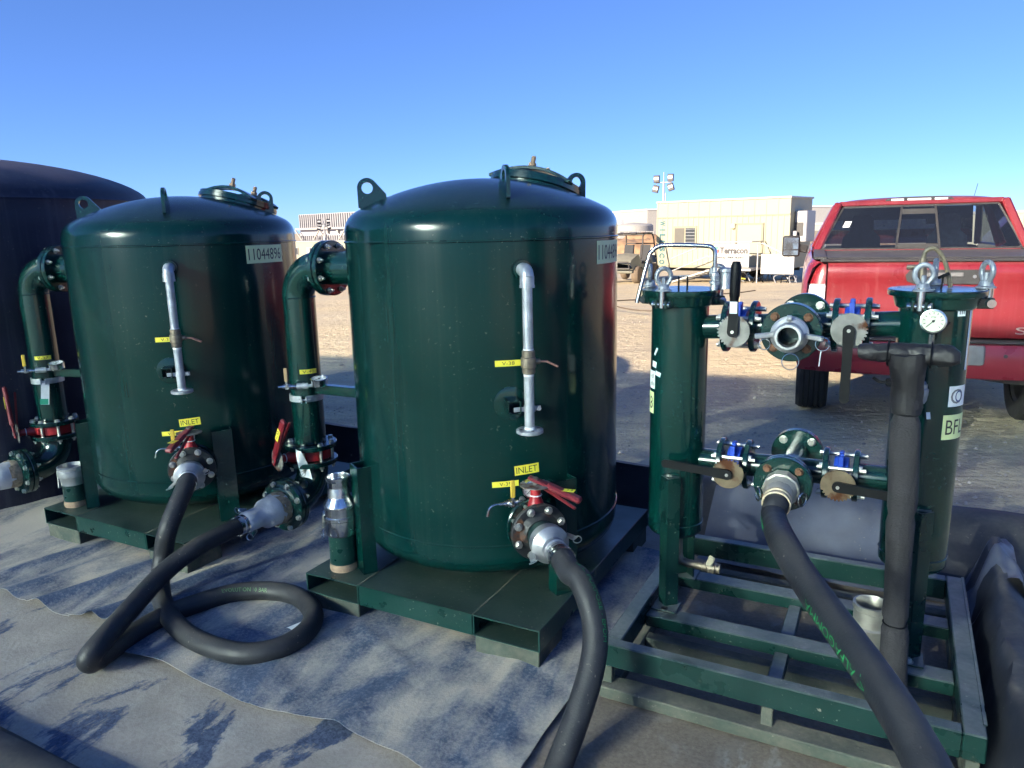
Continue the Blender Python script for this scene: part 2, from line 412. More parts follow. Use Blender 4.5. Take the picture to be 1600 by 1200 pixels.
g = NT('sandy_gravel')
big = g.noise(0.16, 5); mid = g.noise(1.3, 6, None, 0.5); fine = g.noise(34, 6, None, 0.0, 0.7); grit = g.noise(120, 3)
c = g.mix(g.ramp(big, 0.35, 0.65), (0.60, 0.485, 0.275), (0.55, 0.475, 0.325))
c = g.mix(g.ramp(mid, 0.4, 0.75, 0, 0.55), c, (0.72, 0.58, 0.33))
c = g.mix(g.ramp(fine, 0.50, 0.64, 0, 0.7), c, (0.34, 0.285, 0.23))
c = g.mix(g.ramp(grit, 0.60, 0.68, 0, 0.55), c, (0.72, 0.65, 0.55))
xx = g.xyz(); y = xx[1]
tracks = g.ramp(g.noise(1.0, 3, (0.22, 3.2, 1), 1.2), 0.52, 0.70, 0, 0.55); c = g.mix(tracks, c, (0.38, 0.30, 0.22))
nr = g.bump(g.noise(1.0, 4, (0.5, 3.0, 1), 1.0), 0.55, 0.10); nr = g.bump(g.noise(9, 6), 0.7, 0.05, nr); nr = g.bump(fine, 0.8, 0.02, nr)
SAND = g.out(c, 0.95, nr)

f = NT('mud_floor')
xs = f.xyz()
n_st = f.noise(1.0, 8, (2.5, 1.2, 1), 0.45, 0.60); n_f = f.noise(60, 5, None, 0, 0.7); n_m = f.noise(4.5, 6, None, 0.4)
mud = f.mix(f.ramp(n_m, 0.3, 0.7), (0.35, 0.30, 0.25), (0.47, 0.41, 0.35)); mud = f.mix(f.ramp(n_f, 0.45, 0.7, 0, 0.45), mud, (0.24, 0.195, 0.155))
wet = f.mix(f.ramp(n_f, 0.35, 0.7), (0.20, 0.155, 0.115), (0.32, 0.255, 0.195))
wmask = f.math(f.ramp(f.math(xs[0], f.math(f.noise(2.2, 5), 0.7), 'ADD', False), -0.72, -0.52), f.ramp(f.noise(1.6, 5, None, 0.5), 0.22, 0.46))
col = f.mix(wmask, mud, wet)
lin = f.mix(f.ramp(n_f, 0.4, 0.66), (0.045, 0.062, 0.11), (0.12, 0.15, 0.22))
expo = f.math(f.ramp(f.math(n_st, f.math(n_f, 0.07), 'ADD', False), 0.585, 0.615), f.ramp(xs[0], -1.3, -1.0, 1, 0))
col = f.mix(expo, col, lin)
edge = f.math(f.ramp(f.math(n_st, f.math(n_f, 0.05), 'ADD', False), 0.558, 0.583), f.ramp(n_m, 0.5, 0.62)); edge = f.math(edge, f.math(1.0, expo, 'SUBTRACT'))
col = f.mix(f.math(edge, 0.5), col, (0.46, 0.43, 0.38))
rgh = f.ramp(wmask, 0, 1, 0.92, 0.62)
nr = f.bump(n_m, 0.25, 0.03); nr = f.bump(n_f, 0.35, 0.006, nr)
FLOOR = f.out(col, rgh, nr)

s = NT('dusty_liner_sheet')
xs = s.xyz()
n1 = s.noise(1.0, 7, (3.0, 0.9, 1), 0.7, 0.6, (3, 1, 0)); n2 = s.noise(75, 5, None, 0, 0.75); n3 = s.noise(7, 6, None, 0.4)
lin = s.mix(s.ramp(n3, 0.3, 0.7), (0.055, 0.080, 0.135), (0.115, 0.15, 0.22))
low = s.ramp(xs[2], 0.012, 0.05, 0.10, -0.10)
k = s.math(s.math(n1, s.math(n3, 0.30), 'ADD', False), s.math(low, s.math(n2, 0.22), 'ADD', False), 'ADD', False)
dm = s.ramp(k, 0.70, 0.93); dm2 = s.math(s.ramp(n2, 0.46, 0.66), 0.42)
col = s.mix(dm2, lin, (0.36, 0.38, 0.42)); col = s.mix(dm, col, (0.56, 0.48, 0.38))
nr = s.bump(n3, 0.2, 0.02); nr = s.bump(n2, 0.4, 0.005, nr)
SHEET = s.out(col, s.ramp(dm, 0, 1, 0.62, 0.92), nr)

# ------------------------------------------------------------------ ground sheet (falls gently away from the site)
def gz(y):
    if y < 10: return -0.012
    if y < 30: t = (y - 10) / 20; return -0.012 - 0.59 * (t * t * (3 - 2 * t) * 0.35 + 0.65 * t)
    if y < 150: return -0.602 - 0.0136 * (y - 30)
    return -2.234
def und(x, y):
    a = 0.05 * min(1, max(0, (y - 4.6) / 8)); return a * (noise.noise(Vector((x * 0.25, y * 0.5, 3))) + 0.5 * noise.noise(Vector((x * 0.9, y * 1.7, 8))))
ys = [-60, -30, -14, -6, -2, 0, 2, 4]; y = 4.0
while y < 40: y += 0.28 + 0.012 * y; ys.append(y)
while y < 3500: y *= 1.09; ys.append(y)
bm = nbm(); rows = []
for y in ys:
    wd = 60 + abs(y) * 1.6; nx = 90; row = []
    for i in range(nx + 1):
        t = i / nx * 2 - 1; x = wd * (0.25 * t + 0.75 * t ** 3); z = gz(y)
        if y > 4.4: z += und(x, y) if y < 60 else 0
        row.append(bm.verts.new((x, y, z)))
    rows.append(row)
for a, b in zip(rows, rows[1:]):
    for i in range(len(a) - 1): bm.faces.new((a[i], a[i + 1], b[i + 1], b[i]))
kind(obj('ground', bm, SAND, ang=80), 'structure')

# loose stones on the gravel
STONE = mat('stone', (0.42, 0.36, 0.28), 0.9, 0, 0.5, 3)
rs = random.Random(3); pv, pf = [], []
for i in range(6500):
    d = 4.3 + 11 * rs.random() ** 1.7; a = rs.uniform(-0.55, 0.62); x, y = math.sin(a) * d, math.cos(a) * d
    if x * N_.x + y * N_.y < 4.35 and x * E_.x + y * E_.y < 0.75: continue
    r_ = 0.004 + 0.012 * rs.random() ** 3 + (0.02 * rs.random() if rs.random() < .02 else 0); z = gz(y) + und(x, y) + r_ * 0.2; k0 = len(pv)
    for (ax, ay, az) in ((1, 0, 0), (.3, .95, .1), (-.8, .55, 0), (-.85, -.5, .1), (.25, -1, 0), (.1, .1, .8), (0, 0, -.7)):
        q = rs.uniform(.75, 1.25) * r_; pv.append((x + ax * q * 1.2, y + ay * q, z + az * q))
    for q in range(5): pf.append((k0 + q, k0 + (q + 1) % 5, k0 + 5)); pf.append((k0 + (q + 1) % 5, k0 + q, k0 + 6))
pm = bpy.data.meshes.new('gravel'); pm.from_pydata(pv, [], pf); pm.materials.append(STONE)
gv = bpy.data.objects.new('gravel', pm); COL.objects.link(gv); kind(gv, 'stuff')

# ------------------------------------------------------------------ berm floor, liner sheets, walls
RIDGES = [(-2.80, 2.2, 0.21, 0.075, 0.075), (-2.98, 2.2, 0.22, 0.045, 0.05), (-3.33, 2.2, 0.25, 0.050, 0.07), (-3.62, 2.2, 0.2, 0.020, 0.06), (-3.85, 2.2, 0.25, 0.022, 0.07),
          (-2.05, 2.0, 0.10, 0.012, 0.10), (-1.62, 2.0, 0.08, 0.010, 0.09), (-1.25, 2.0, 0.12, 0.012, 0.08), (-2.45, 2.0, 0.15, 0.016, 0.08)]
def ridge(e, n, fl=0.0):
    h = 0
    for (e0, n0, k, a, wd) in RIDGES:
        c_ = e0 + k * (n - n0) + 0.05 * noise.noise(Vector((n * 1.3, e0 * 5, 0))); am = a * (0.65 + 0.6 * noise.noise(Vector((n * 0.9 + 5, e0, 1))))
        h += max(0, am) * math.exp(-((e - c_) / wd) ** 2)
    return h
bm = nbm(); NE, NN = 190, 100; G = []
for i in range(NE + 1):
    row = []
    for j in range(NN + 1):
        e, n = -6.2 + 6.8 * i / NE, 0.85 + 3.3 * j / NN
        row.append(bm.verts.new((e, n, 0.0 + 0.008 * noise.noise(Vector((e * 1.7, n * 1.7, 0))) + 0.004 * noise.noise(Vector((e * 6, n * 6, 4))))))
    G.append(row)
for i in range(NE):
    for j in range(NN): bm.faces.new((G[i][j], G[i + 1][j], G[i + 1][j + 1], G[i][j + 1]))
kind(site_mesh(obj('berm_floor', bm, FLOOR, ang=80)), 'structure')

def sheet(label, e0, e1, n0, n1, z0, seed, ph):
    bm = nbm(); ne, nn = int((e1 - e0) / 0.022), int((n1 - n0) / 0.025); G = []
    for i in range(ne + 1):
        row = []
        for j in range(nn + 1):
            s_, t_ = i / ne, j / nn
            e = e0 + (e1 - e0) * s_; n = n0 + (n1 - n0) * t_
            n += (1 - t_) ** 3 * 0.05 * noise.noise(Vector((e * 2.2, seed, 0))); e += (1 if s_ > .5 else -1) * abs(2 * s_ - 1) ** 4 * 0.05 * noise.noise(Vector((n * 2.5, seed, 9)))
            z = z0 + ridge(e, n) + 0.013 * max(0.0, 1 - abs(noise.noise(Vector((e * 1.9 + seed, n * 0.55, seed * 3)))) * 7) * (0.5 + noise.noise(Vector((e * 1.1, n * 1.1, seed + 20)))) + 0.006 * max(0.0, 1 - abs(noise.noise(Vector((e * 3.1, n * 2.2 + e, seed * 5)))) * 9) + 0.004 * noise.noise(Vector((e * 5, n * 5, seed))) + 0.012 * (1 - t_) ** 12 * max(0, noise.noise(Vector((e * 4, seed, 2))) + 0.2)
            row.append(bm.verts.new((e, n, z)))
        G.append(row)
    for i in range(ne):
        for j in range(nn): bm.faces.new((G[i][j], G[i + 1][j], G[i + 1][j + 1], G[i][j + 1]))
    rim = [G[i][0] for i in range(ne + 1)] + [G[ne][j] for j in range(1, nn + 1)] + [G[i][nn] for i in range(ne - 1, -1, -1)] + [G[0][j] for j in range(nn - 1, 0, -1)]
    lowr = [bm.verts.new(v.co - Vector((0, 0, 0.0016))) for v in rim]
    for k in range(len(rim)): q = (k + 1) % len(rim); bm.faces.new((rim[q], rim[k], lowr[k], lowr[q]))
    o = site_mesh(obj('liner_sheet', bm, SHEET, ang=70)); tag(o, label, 'liner sheet', 'liner sheets under the tanks'); return o
sheet('dusty blue liner sheet under the left tank, beside the big black tank', -5.2, -3.18, 1.76, 3.4, 0.010, 1.0, 0)
sheet('narrow liner sheet with a tall folded ridge under the looped hose', -3.25, -2.55, 1.77, 3.5, 0.015, 2.0, 0)
sheet('wide liner sheet in front of the centre tank, caked with mud', -2.72, -0.95, 1.67, 3.5, 0.020, 3.0, 0)

def wall(label, prof, path, m, amp=0.02, seed=0, name='berm_wall', nseg=80):
    """prof(t)->list of (offset across, z); path(t)->(point, across)"""
    bm = nbm(); G = []
    for i in range(nseg + 1):
        t = i / nseg; p, ac = path(t); row = []
        for k, (o_, z_) in enumerate(prof(t)):
            q = Vector((p[0] + ac[0] * o_, p[1] + ac[1] * o_, z_))
            if k > 0: q += Vector((ac[0], ac[1], 0.6)) * amp * noise.noise(Vector((t * nseg * 0.09, k * 0.35, seed))) + Vector((0, 0, amp * 0.35 * noise.noise(Vector((t * nseg * 0.3, k * 0.8, seed + 3)))))
            row.append(bm.verts.new(q))
        G.append(row)
    for i in range(nseg):
        for k in range(len(G[0]) - 1): bm.faces.new((G[i][k], G[i + 1][k], G[i + 1][k + 1], G[i][k + 1]))
    o = site_mesh(obj(name, bm, m, ang=80)); return tag(o, label, 'berm wall')
def lerp(a, b, t): return a + (b - a) * t
def sm(x): x = min(1, max(0, x)); return x * x * (3 - 2 * x)
def prof_back(t):
    e = lerp(-6.2, 0.62, t); k = sm((e + 1.25) / 0.5)      # the inner face leans further out behind the skid
    ins = lerp(0.10, 0.42, k); top = lerp(0.31, 0.30, k)
    return [(-ins - 0.03, 0.004), (-ins, 0.02), (-ins * 0.72, top * 0.36), (-ins * 0.42, top * 0.72), (-ins * 0.2, top * 0.94), (-0.02, top), (0.06, top - 0.01), (0.16, top * 0.7), (0.28, 0.12), (0.40, -0.03)]
wall('black liner wall along the back of the berm, behind both tanks', prof_back, lambda t: ((lerp(-6.2, 0.62, t), 4.0), (0, 1)), LINER, 0.02, 1)
def prof_r(t):
    h = 0.30 + 0.03 * math.sin(t * 7); return [(-0.012, 0.004), (0.0, 0.03), (0.02, 0.10), (0.034, 0.16), (0.05, 0.22), (0.066, .27), (0.085, h), (0.12, h + 0.005), (0.17, h - 0.05), (0.22, .17), (0.27, 0.08), (0.34, -0.03)]
wall('black liner wall sagging along the right side of the skid', prof_r, lambda t: ((0.342 + 0.008 * math.sin(t * 9), lerp(0.9, 3.62, t)), (1, 0)), LINER, 0.022, 5, nseg=160)
def prof_f(t): return [(-0.50, -0.03), (-0.34, 0.01), (-0.20, 0.035), (-0.08, 0.05), (0.0, 0.048), (0.012, 0.04), (0.02, 0.025), (0.03, 0.012), (0.04, 0.004)]
wall('black liner wall in the near left corner of the berm', prof_f, lambda t: ((lerp(-6.2, -1.5, t), 1.145), (0, 1)), LINER, 0.006, 8)
# loose flap of liner folded over behind the skid
bm = nbm(); G = []
for i in range(45):
    t = i / 44; e = lerp(-0.80, 0.16, t); row = []
    for k in range(16):
        s_ = k / 15; n = 3.45 + 0.62 * s_; z = 0.05 + 0.31 * sm(s_ * 1.15) + 0.09 * math.exp(-((t - 0.40) / 0.17) ** 2) * sm(s_ * 1.3) - 0.10 * sm((t - 0.72) / 0.28) * s_
        z += 0.014 * noise.noise(Vector((t * 6, s_ * 4, 2))); row.append(bm.verts.new((e, n - 0.05 * t * s_, z)))
    G.append(row)
for i in range(44):
    for k in range(15): bm.faces.new((G[i][k], G[i + 1][k], G[i + 1][k + 1], G[i][k + 1]))
tag(site_mesh(obj('liner_flap', bm, LINER2, ang=80)), 'scuffed liner flap draped over the berm behind the skid', 'liner flap')
# torn gathered corner of the liner
bm = nbm(); G = []
for i in range(40):
    t = i / 39; row = []
    for k in range(18):
        s_ = k / 17; e = 0.335 + 0.22 * s_ + 0.012 * math.sin(t * 9); n = 3.66 - 0.40 * t
        z = 0.05 + 0.25 * sm(s_ * 2.0) + 0.022 * math.sin(s_ * 11 + t * 5) * (1 - abs(2 * t - 1)) + 0.06 * s_ * math.exp(-((t - 0.55) / 0.16) ** 2) - 0.22 * sm((s_ - 0.72) * 3.5)
        z += 0.02 * noise.noise(Vector((t * 5, s_ * 5, 7))); row.append(bm.verts.new((e, n, z)))
    G.append(row)
for i in range(39):
    for k in range(17): bm.faces.new((G[i][k], G[i + 1][k], G[i + 1][k + 1], G[i][k + 1]))
tag(site_mesh(obj('liner_fold', bm, LINER2, ang=80)), 'crumpled gathered liner corner behind the right end of the skid', 'liner fold')
# curled scrap beside the hose loop
bm = nbm(); p = onZ(462, 985, 0.03); G = []
for i in range(10):
    a = -0.4 + 2.3 * i / 9; G.append([bm.verts.new((p[0] + 0.035 * math.cos(a) + 0.01 * k, p[1] + 0.03 * k - 0.04, 0.032 + 0.03 * math.sin(a))) for k in range(5)])
for i in range(9):
    for k in range(4): bm.faces.new((G[i][k], G[i + 1][k], G[i + 1][k + 1], G[i][k + 1]))
tag(site_mesh(obj('plastic_scrap', bm, WHITE, ang=80)), 'torn white plastic scrap curled inside the hose loop', 'scrap')

# ------------------------------------------------------------------ pressure tanks
RT, ZT, ZB = 0.61, 1.638, 0.411
def tori_profile(z0, sgn, R_=RT, L_=1.22, r_=0.10, sf=0.04):
    """points from the straight flange to the apex of a dished head"""
    pts = [(R_, z0), (R_, z0 + sgn * sf)]; zc = z0 + sgn * sf
    phi = math.asin((R_ - r_) / (L_ - r_)); H = L_ - math.sqrt((L_ - r_) ** 2 - (R_ - r_) ** 2)
    for i in range(1, 9):
        a = (math.pi / 2 - phi) * i / 8; pts.append((R_ - r_ + r_ * math.cos(a), zc + sgn * r_ * math.sin(a)))
    for i in range(1, 17):
        a = phi * (1 - i / 16); pts.append((L_ * math.sin(a), zc + sgn * (H - L_ + L_ * math.cos(a))))
    return pts
def dome_z(r, R_=RT, L_=1.22, r_=0.10, sf=0.04):
    H = L_ - math.sqrt((L_ - r_) ** 2 - (R_ - r_) ** 2); return ZT + sf + H - L_ + math.sqrt(L_ * L_ - r * r)
def pol(c, a, r, z): return Vector((c[0] + r * math.cos(a), c[1] + r * math.sin(a), z))
def pressure_gauge(parent, c, nrm, r, white=True, up=(0, 0, 1)):
    b = nbm(); m = axm(c, nrm, up); lathe(b, [(r * .92, -0.03), (r, -0.026), (r, 0.002), (r * 1.06, 0.004), (r * 1.06, 0.009), (r * .92, 0.010), (r * .90, 0.004)], m, 36, True, False)
    g_ = obj('pressure_gauge', b, STEEL, parent)
    b = nbm(); lathe(b, [(r * .91, 0.0045), (0, 0.0045)], m, 36, False, False); d = obj('dial', b, DIALW if white else DIAL, g_)
    b = nbm()
    for i in range(11):
        a = R(-135 + 27 * i) + math.pi / 2; q = Vector((math.cos(a), math.sin(a), 0)); bar(b, m @ (q * r * .62 + Vector((0, 0, .0052))), m @ (q * r * .80 + Vector((0, 0, .0052))), r * .05, 0.0006, 0, m.to_3x3() @ Vector((0, 0, 1)))
    a = R(225); q = Vector((math.cos(a), math.sin(a), 0)); bar(b, m @ (q * -r * .2 + Vector((0, 0, .0062))), m @ (q * r * .70 + Vector((0, 0, .0062))), r * .07, 0.001, 0, m.to_3x3() @ Vector((0, 0, 1)))
    cyl(b, m @ Vector((0, 0, .005)), m @ Vector((0, 0, .008)), r * .12, None, 12)
    t = fit_text('PSI', r * .34, r * .16)
    for v in t.verts: v.co += Vector((0, r * .36, 0.0055))
    bmesh.ops.transform(t, matrix=m, verts=t.verts); me = bpy.data.meshes.new('tmp'); t.to_mesh(me); t.free(); b.from_mesh(me); bpy.data.meshes.remove(me)
    obj('needle', b, INK, g_, smooth=False)
    return g_
def gear_poly(r, n, a0, a1, depth, seg=72):
    """outline of a notch plate: teeth only between a0 and a1 (degrees)"""
    pts = []
    for i in range(seg):
        a = 360 * i / seg; t = (a - a0) % 360; rr = r
        if t < (a1 - a0) % 360 or a1 - a0 >= 360: rr = r - (depth if (i % 3) == 0 else 0)
        pts.append((rr * math.cos(R(a)), rr * math.sin(R(a))))
    return pts
def sample_cock(parent, p, along, up, lever_m, spout=True):
    """small stainless ball valve on a pipe tee: body along 'along', lever standing up"""
    al = Vector(along).normalized(); b = nbm()
    lathe(b, [(0.008, 0), (0.008, .02), (.012, .021), (.012, .034), (.017, .036), (.017, .062), (.012, .064), (.012, .078), (.007, .079), (.007, .098)], axm(p, al), 12)
    lat = al.cross(Vector(up)).normalized(); q = Vector(p) + al * .049
    cyl(b, q - lat * .02, q + lat * .022, .011, None, 10); cyl(b, q - lat * .03, q - lat * .018, .007, None, 6)
    if spout:
        e0 = Vector(p) + al * .098; tube(b, catmull([e0, e0 + al * .02, e0 + al * .04 - Vector(up) * .012, e0 + al * .05 - Vector(up) * .045], 5), .0042, 8)
    v = obj('sample_valve', b, STEEL, parent)
    b = nbm(); bar(b, q - lat * .03, q - lat * .03 + Vector(up) * .035, .012, .004, .001, lat)
    obj('lever_stem', b, STEEL, v)
    b = nbm(); bar(b, q - lat * .031 + Vector(up) * .033, q - lat * .031 + Vector(up) * .105, .019, .008, .003, lat)
    obj('lever_handle', b, lever_m, v)
def lever_valve(parent, c, axis, neck, face_off, r_body, ro, lever_dir, label_txt, lever_len=0.26, tagged=False, blade=0.042):
    """red lug butterfly valve between flanges: body ring + neck + notch plate + double lever"""
    ax = Vector(axis).normalized(); nk = Vector(neck).normalized(); lat = ax.cross(nk).normalized(); c = Vector(c)
    b = nbm(); t = face_off
    lathe(b, [(r_body * .72, 0), (r_body, .002), (r_body, t - .002), (r_body * .72, t)], axm(c, ax), 40, False, False)
    m0 = c + ax * t / 2
    lathe(b, [(.036, 0), (.030, .03), (.021, .05), (.019, .085), (.026, .09), (.026, .10)], axm(m0 + nk * (r_body * .93), nk), 20)
    bar(b, m0 + nk * r_body * .86 - lat * r_body * .55, m0 + nk * (r_body * 1.10), .016, t * .7, .003, ax); bar(b, m0 + nk * r_body * .86 + lat * r_body * .55, m0 + nk * (r_body * 1.10), .016, t * .7, .003, ax)
    v = obj('butterfly_valve', b, RED, parent)
    top = m0 + nk * (r_body * .93 + .10)
    b = nbm(); mt = axm(top, nk, lat); prism(b, gear_poly(.062, 24, -70, 70, .009, 72), mt, .004); cyl(b, top, top + nk * .03, .012, None, 8)
    obj('notch_plate', b, DISC, v)
    ld = Vector(lever_dir).normalized(); tw = nk.cross(ld).normalized()
    b = nbm(); h0 = top + nk * .018
    bar(b, h0 - ld * .03, h0 + ld * .07 + nk * .008, .034, .012, .004, nk); bar(b, h0 + ld * .05 + nk * .006, h0 + ld * lever_len + nk * .012, blade, .024, .008, nk)
    lv = obj('valve_lever', b, REDL, v)
    b = nbm(); bar(b, h0 + ld * .02 - nk * .018 + tw * .012, h0 + ld * (lever_len * .86) - nk * .040 + tw * .018, .016, .012, .005, nk); obj('trigger', b, REDL, v)
    flat_label(lv, h0 + ld * lever_len * .66 + nk * .0245, nk, ld.cross(nk) * -1, .075, .030, label_txt, YELLOW) if label_txt else None
    b = nbm(); torus(b, m0 + nk * (r_body * .93 + .06), nk, .023, .0025, 20, 6); obj('zip_tie', b, WHITE, v)
    if tagged:                                # creased paper tag hung on the valve neck, turned to the front right
        b = nbm(); fc = Vector((math.cos(R(-55)), math.sin(R(-55)), 0)); lt = Vector((-fc.y, fc.x, 0)); q = m0 + nk * (r_body * .95 + .03) + fc * .045 + lt * .06 + Vector((0, 0, .055)); G = []
        for i in range(9):
            a = i / 8; row = []
            for k in range(5): row.append(b.verts.new(q + Vector((0, 0, -0.165 * a)) + lt * ((k / 4 - .5) * .062 * (.55 + .45 * a) + .03 * a) + fc * (.022 * math.sin(a * 4.5 + k * .5) + .006 * k)))
            G.append(row)
        for i in range(8):
            for k in range(4): b.faces.new((G[i][k], G[i][k + 1], G[i + 1][k + 1], G[i + 1][k]))
        tg_ = obj('paper_tag', b, WHITE, v, ang=25)
        b = nbm(); torus(b, q + Vector((0, 0, -.135)) + lt * .012 + fc * .022, fc, .014, .0015, 20, 5); bar(b, q + Vector((0, 0, -.145)) + lt * .004 + fc * .023, q + Vector((0, 0, -.125)) + lt * .020 + fc * .023, .003, .0015, 0, fc); obj('tag_print', b, INK_G, tg_)
    return v

def make_tank(cc, which):
    left = which == 'left'
    c = Vector((cc[0], cc[1], 0))
    lab = ('dark green pressure tank beside the big black tank, number plate 11044896 in full view' if left else
           'dark green pressure tank in the middle, its number plate cut off by the right edge')
    T = site_thing('pressure_tank', (c.x, c.y, 0), lab, 'tank', 'green pressure tanks on pallet bases')
    # shell
    b = nbm(); prof = list(reversed(tori_profile(ZB, -1, sf=0.05))) + [(RT, ZB + (ZT - ZB) * i / 12) for i in range(1, 12)] + tori_profile(ZT, 1)
    lathe(b, prof, Matrix.Translation(c), 128, False, False); sh = obj('shell', b, GREEN, T, ang=50)
    for z in (ZT, ZB):
        b = nbm(); n_ = 160; pts = [pol(c, 2 * math.pi * i / n_, RT + 0.0005, z + 0.0016 * noise.noise(Vector((i * 0.35, z, 0)))) for i in range(n_)]
        tube(b, pts, 0.0052, 7, True); obj('weld_seam', b, GREEN, sh)
    b = nbm(); bar(b, pol(c, R(-100 if not left else -80), RT + .0002, ZB), pol(c, R(-100 if not left else -80), RT + .0002, ZT), .004, .004, .001); obj('weld_seam', b, GREEN, sh)
    # lifting lugs
    for az in (-48, -140, 44):
        a = R(az); b = nbm(); rr = {-48: .455, -140: .49, 44: .45}[az]; rad = Vector((math.cos(a), math.sin(a), 0)); tan_ = Vector((-rad.y, rad.x, 0))
        sl_ = (dome_z(rr + .01) - dome_z(rr - .01)) / .02; o0 = c + rad * rr + Vector((0, 0, dome_z(rr)))
        mt = Matrix((rad, Vector((0, 0, 1)), -tan_)).transposed().to_4x4(); mt.translation = o0 + tan_ * .008
        hx, hy, N = 0.010, 0.068, 40; out_, inn = [], []
        base0, base1 = (0.052, sl_ * .052 - .004), (-0.080, sl_ * -.080 - .004)
        for i in range(N):
            t = 2 * math.pi * i / N; dx, dy = math.cos(t), math.sin(t); inn.append((hx + .024 * dx, hy + .024 * dy))
            best = 9
            def hit(p, q):
                (x1, y1), (x2, y2) = p, q; den = dx * (y2 - y1) - dy * (x2 - x1)
                if abs(den) < 1e-9: return None
                tt = ((x1 - hx) * (y2 - y1) - (y1 - hy) * (x2 - x1)) / den; uu = ((x1 - hx) * dy - (y1 - hy) * dx) / den
                return tt if tt > 0 and -1e-6 <= uu <= 1 + 1e-6 else None
            segs = [((hx + .043, hy), base0), (base0, base1), (base1, (hx - .034, hy + .027))]
            for sg in segs:
                tt = hit(*sg)
                if tt: best = min(best, tt)
            if best > 8: best = .043
            out_.append((hx + best * dx, hy + best * dy))
        holed(b, out_, inn, mt, .016); obj('lifting_lug', b, GREEN_P, T)
    # manway on the back shoulder of the dome
    a = R(66); rr = 0.325; nrm = Vector((math.cos(a) * .29, math.sin(a) * .29, 1)).normalized(); p0 = pol(c, a, rr, dome_z(rr)) - nrm * .042
    mt = axm(p0, nrm); b = nbm(); lathe(b, [(.205, 0), (.205, .035), (.222, .038), (.222, .056), (.19, .056)], mt, 48, False, True); mw = obj('manway', b, GREEN_P, T)
    b = nbm(); lathe(b, [(.217, .058), (.217, .072), (.15, .080), (0, .086)], mt, 48, True, False); obj('manway_lid', b, GREEN_P, mw)
    for s_ in (-1, 1):
        b = nbm(); y0 = s_ * .085; pts = [mt @ Vector((x, y0, .066 + .050 * (1 - (x / .205) ** 2))) for x in [(-.205 + .41 * i / 14) for i in range(15)]]
        for q0, q1 in zip(pts, pts[1:]): bar(b, q0, q1 + (q1 - q0) * .12, .05, .016, .002, nrm)
        obj('manway_yoke', b, GREEN_P, mw)
        b = nbm(); q = mt @ Vector((.0 if not left else .02, y0, .122)); lathe(b, [(.018, 0), (.018, .02), (.011, .021), (.011, .05), (.009, .052)], axm(q, nrm), 10); obj('clamp_nut', b, NUT, mw)
    # legs
    for az in (-122.6, -32.6, 57.4, 147.4):
        a = R(az); rad = Vector((math.cos(a), math.sin(a), 0)); tan_ = Vector((-rad.y, rad.x, 0)); b = nbm(); rc = RT + .028; zc = (.184 + .68) / 2; hh = .68 - .184
        rot = Matrix((tan_, rad, Vector((0, 0, 1)))).transposed()
        for off, sz in (((0, .030), (.10, .006)), ((.047, 0), (.006, .062)), ((-.047, 0), (.006, .062))):
            box(b, c + rad * (rc + off[1]) + tan_ * off[0] + Vector((0, 0, zc)), (sz[0], sz[1], hh), rot)
        obj('support_leg', b, GREEN_P, T)
    # pallet base with two fork tubes
    e0, e1, n0, n1 = -0.58, 0.588, -0.68, 0.68; P = None
    b = nbm(); j0, j1 = e0 + .295, e1 - .295
    box(b, c + Vector(((j0 + j1) / 2, 0, .179)), (j1 - j0 - .006, n1 - n0, .006)); bar(b, c + Vector((j0 + .003, n0 + .004, .135)), c + Vector((j1 - .003, n0 + .004, .135)), .092, .008, .002, (0, 1, 0)); bar(b, c + Vector((j0 + .003, n1 - .004, .135)), c + Vector((j1 - .003, n1 - .004, .135)), .092, .008, .002, (0, 1, 0))
    P = obj('pallet_base', b, GREEN_D, T)
    for x0, x1 in ((e0, j0), (j1, e1)):
        b = nbm(); xm, wx = (x0 + x1) / 2, x1 - x0; z0, z1 = .090, .182; th_ = .006
        box(b, c + Vector((xm, 0, z1 - th_ / 2)), (wx, n1 - n0 + .004, th_), None, .002); box(b, c + Vector((xm, 0, z0 + th_ / 2)), (wx, n1 - n0 + .004, th_), None, .002)
        for s_ in (-1, 1): box(b, c + Vector((xm + s_ * (wx / 2 - th_ / 2), 0, (z0 + z1) / 2)), (th_, n1 - n0, z1 - z0 - .008))
        obj('fork_tube', b, GREEN_D, P)
        for y0 in (n0 + .115, n1 - .115):
            b = nbm(); box(b, c + Vector((xm, y0, .043)), (wx - .012, .22, .094), None, .003); obj('pallet_foot', b, GREEN_M, P)
    b = nbm(); bar(b, c + Vector((j0, n0 + .002, .1825)), c + Vector((j0, n1, .1825)), .007, .003); bar(b, c + Vector((j1, n0 + .002, .1825)), c + Vector((j1, n1, .1825)), .007, .003); split_obj('weld_line', b, GREEN_M, P)
    # camlock stub standing on the pallet
    q = c + Vector((-.455, -.565, .182)); b = nbm(); cyl(b, q, q + Vector((0, 0, .20)), .060, None, 32); st = obj('drain_stub', b, GREEN_D, T)
    b = nbm(); lathe(b, [(.061, 0), (.063, .012), (.062, .035)], Matrix.Translation(q), 32, False, False); obj('mud_ring', b, mat('dry_mud', (.30, .21, .14), .95, 0, .3, 30, .3, 90), st)
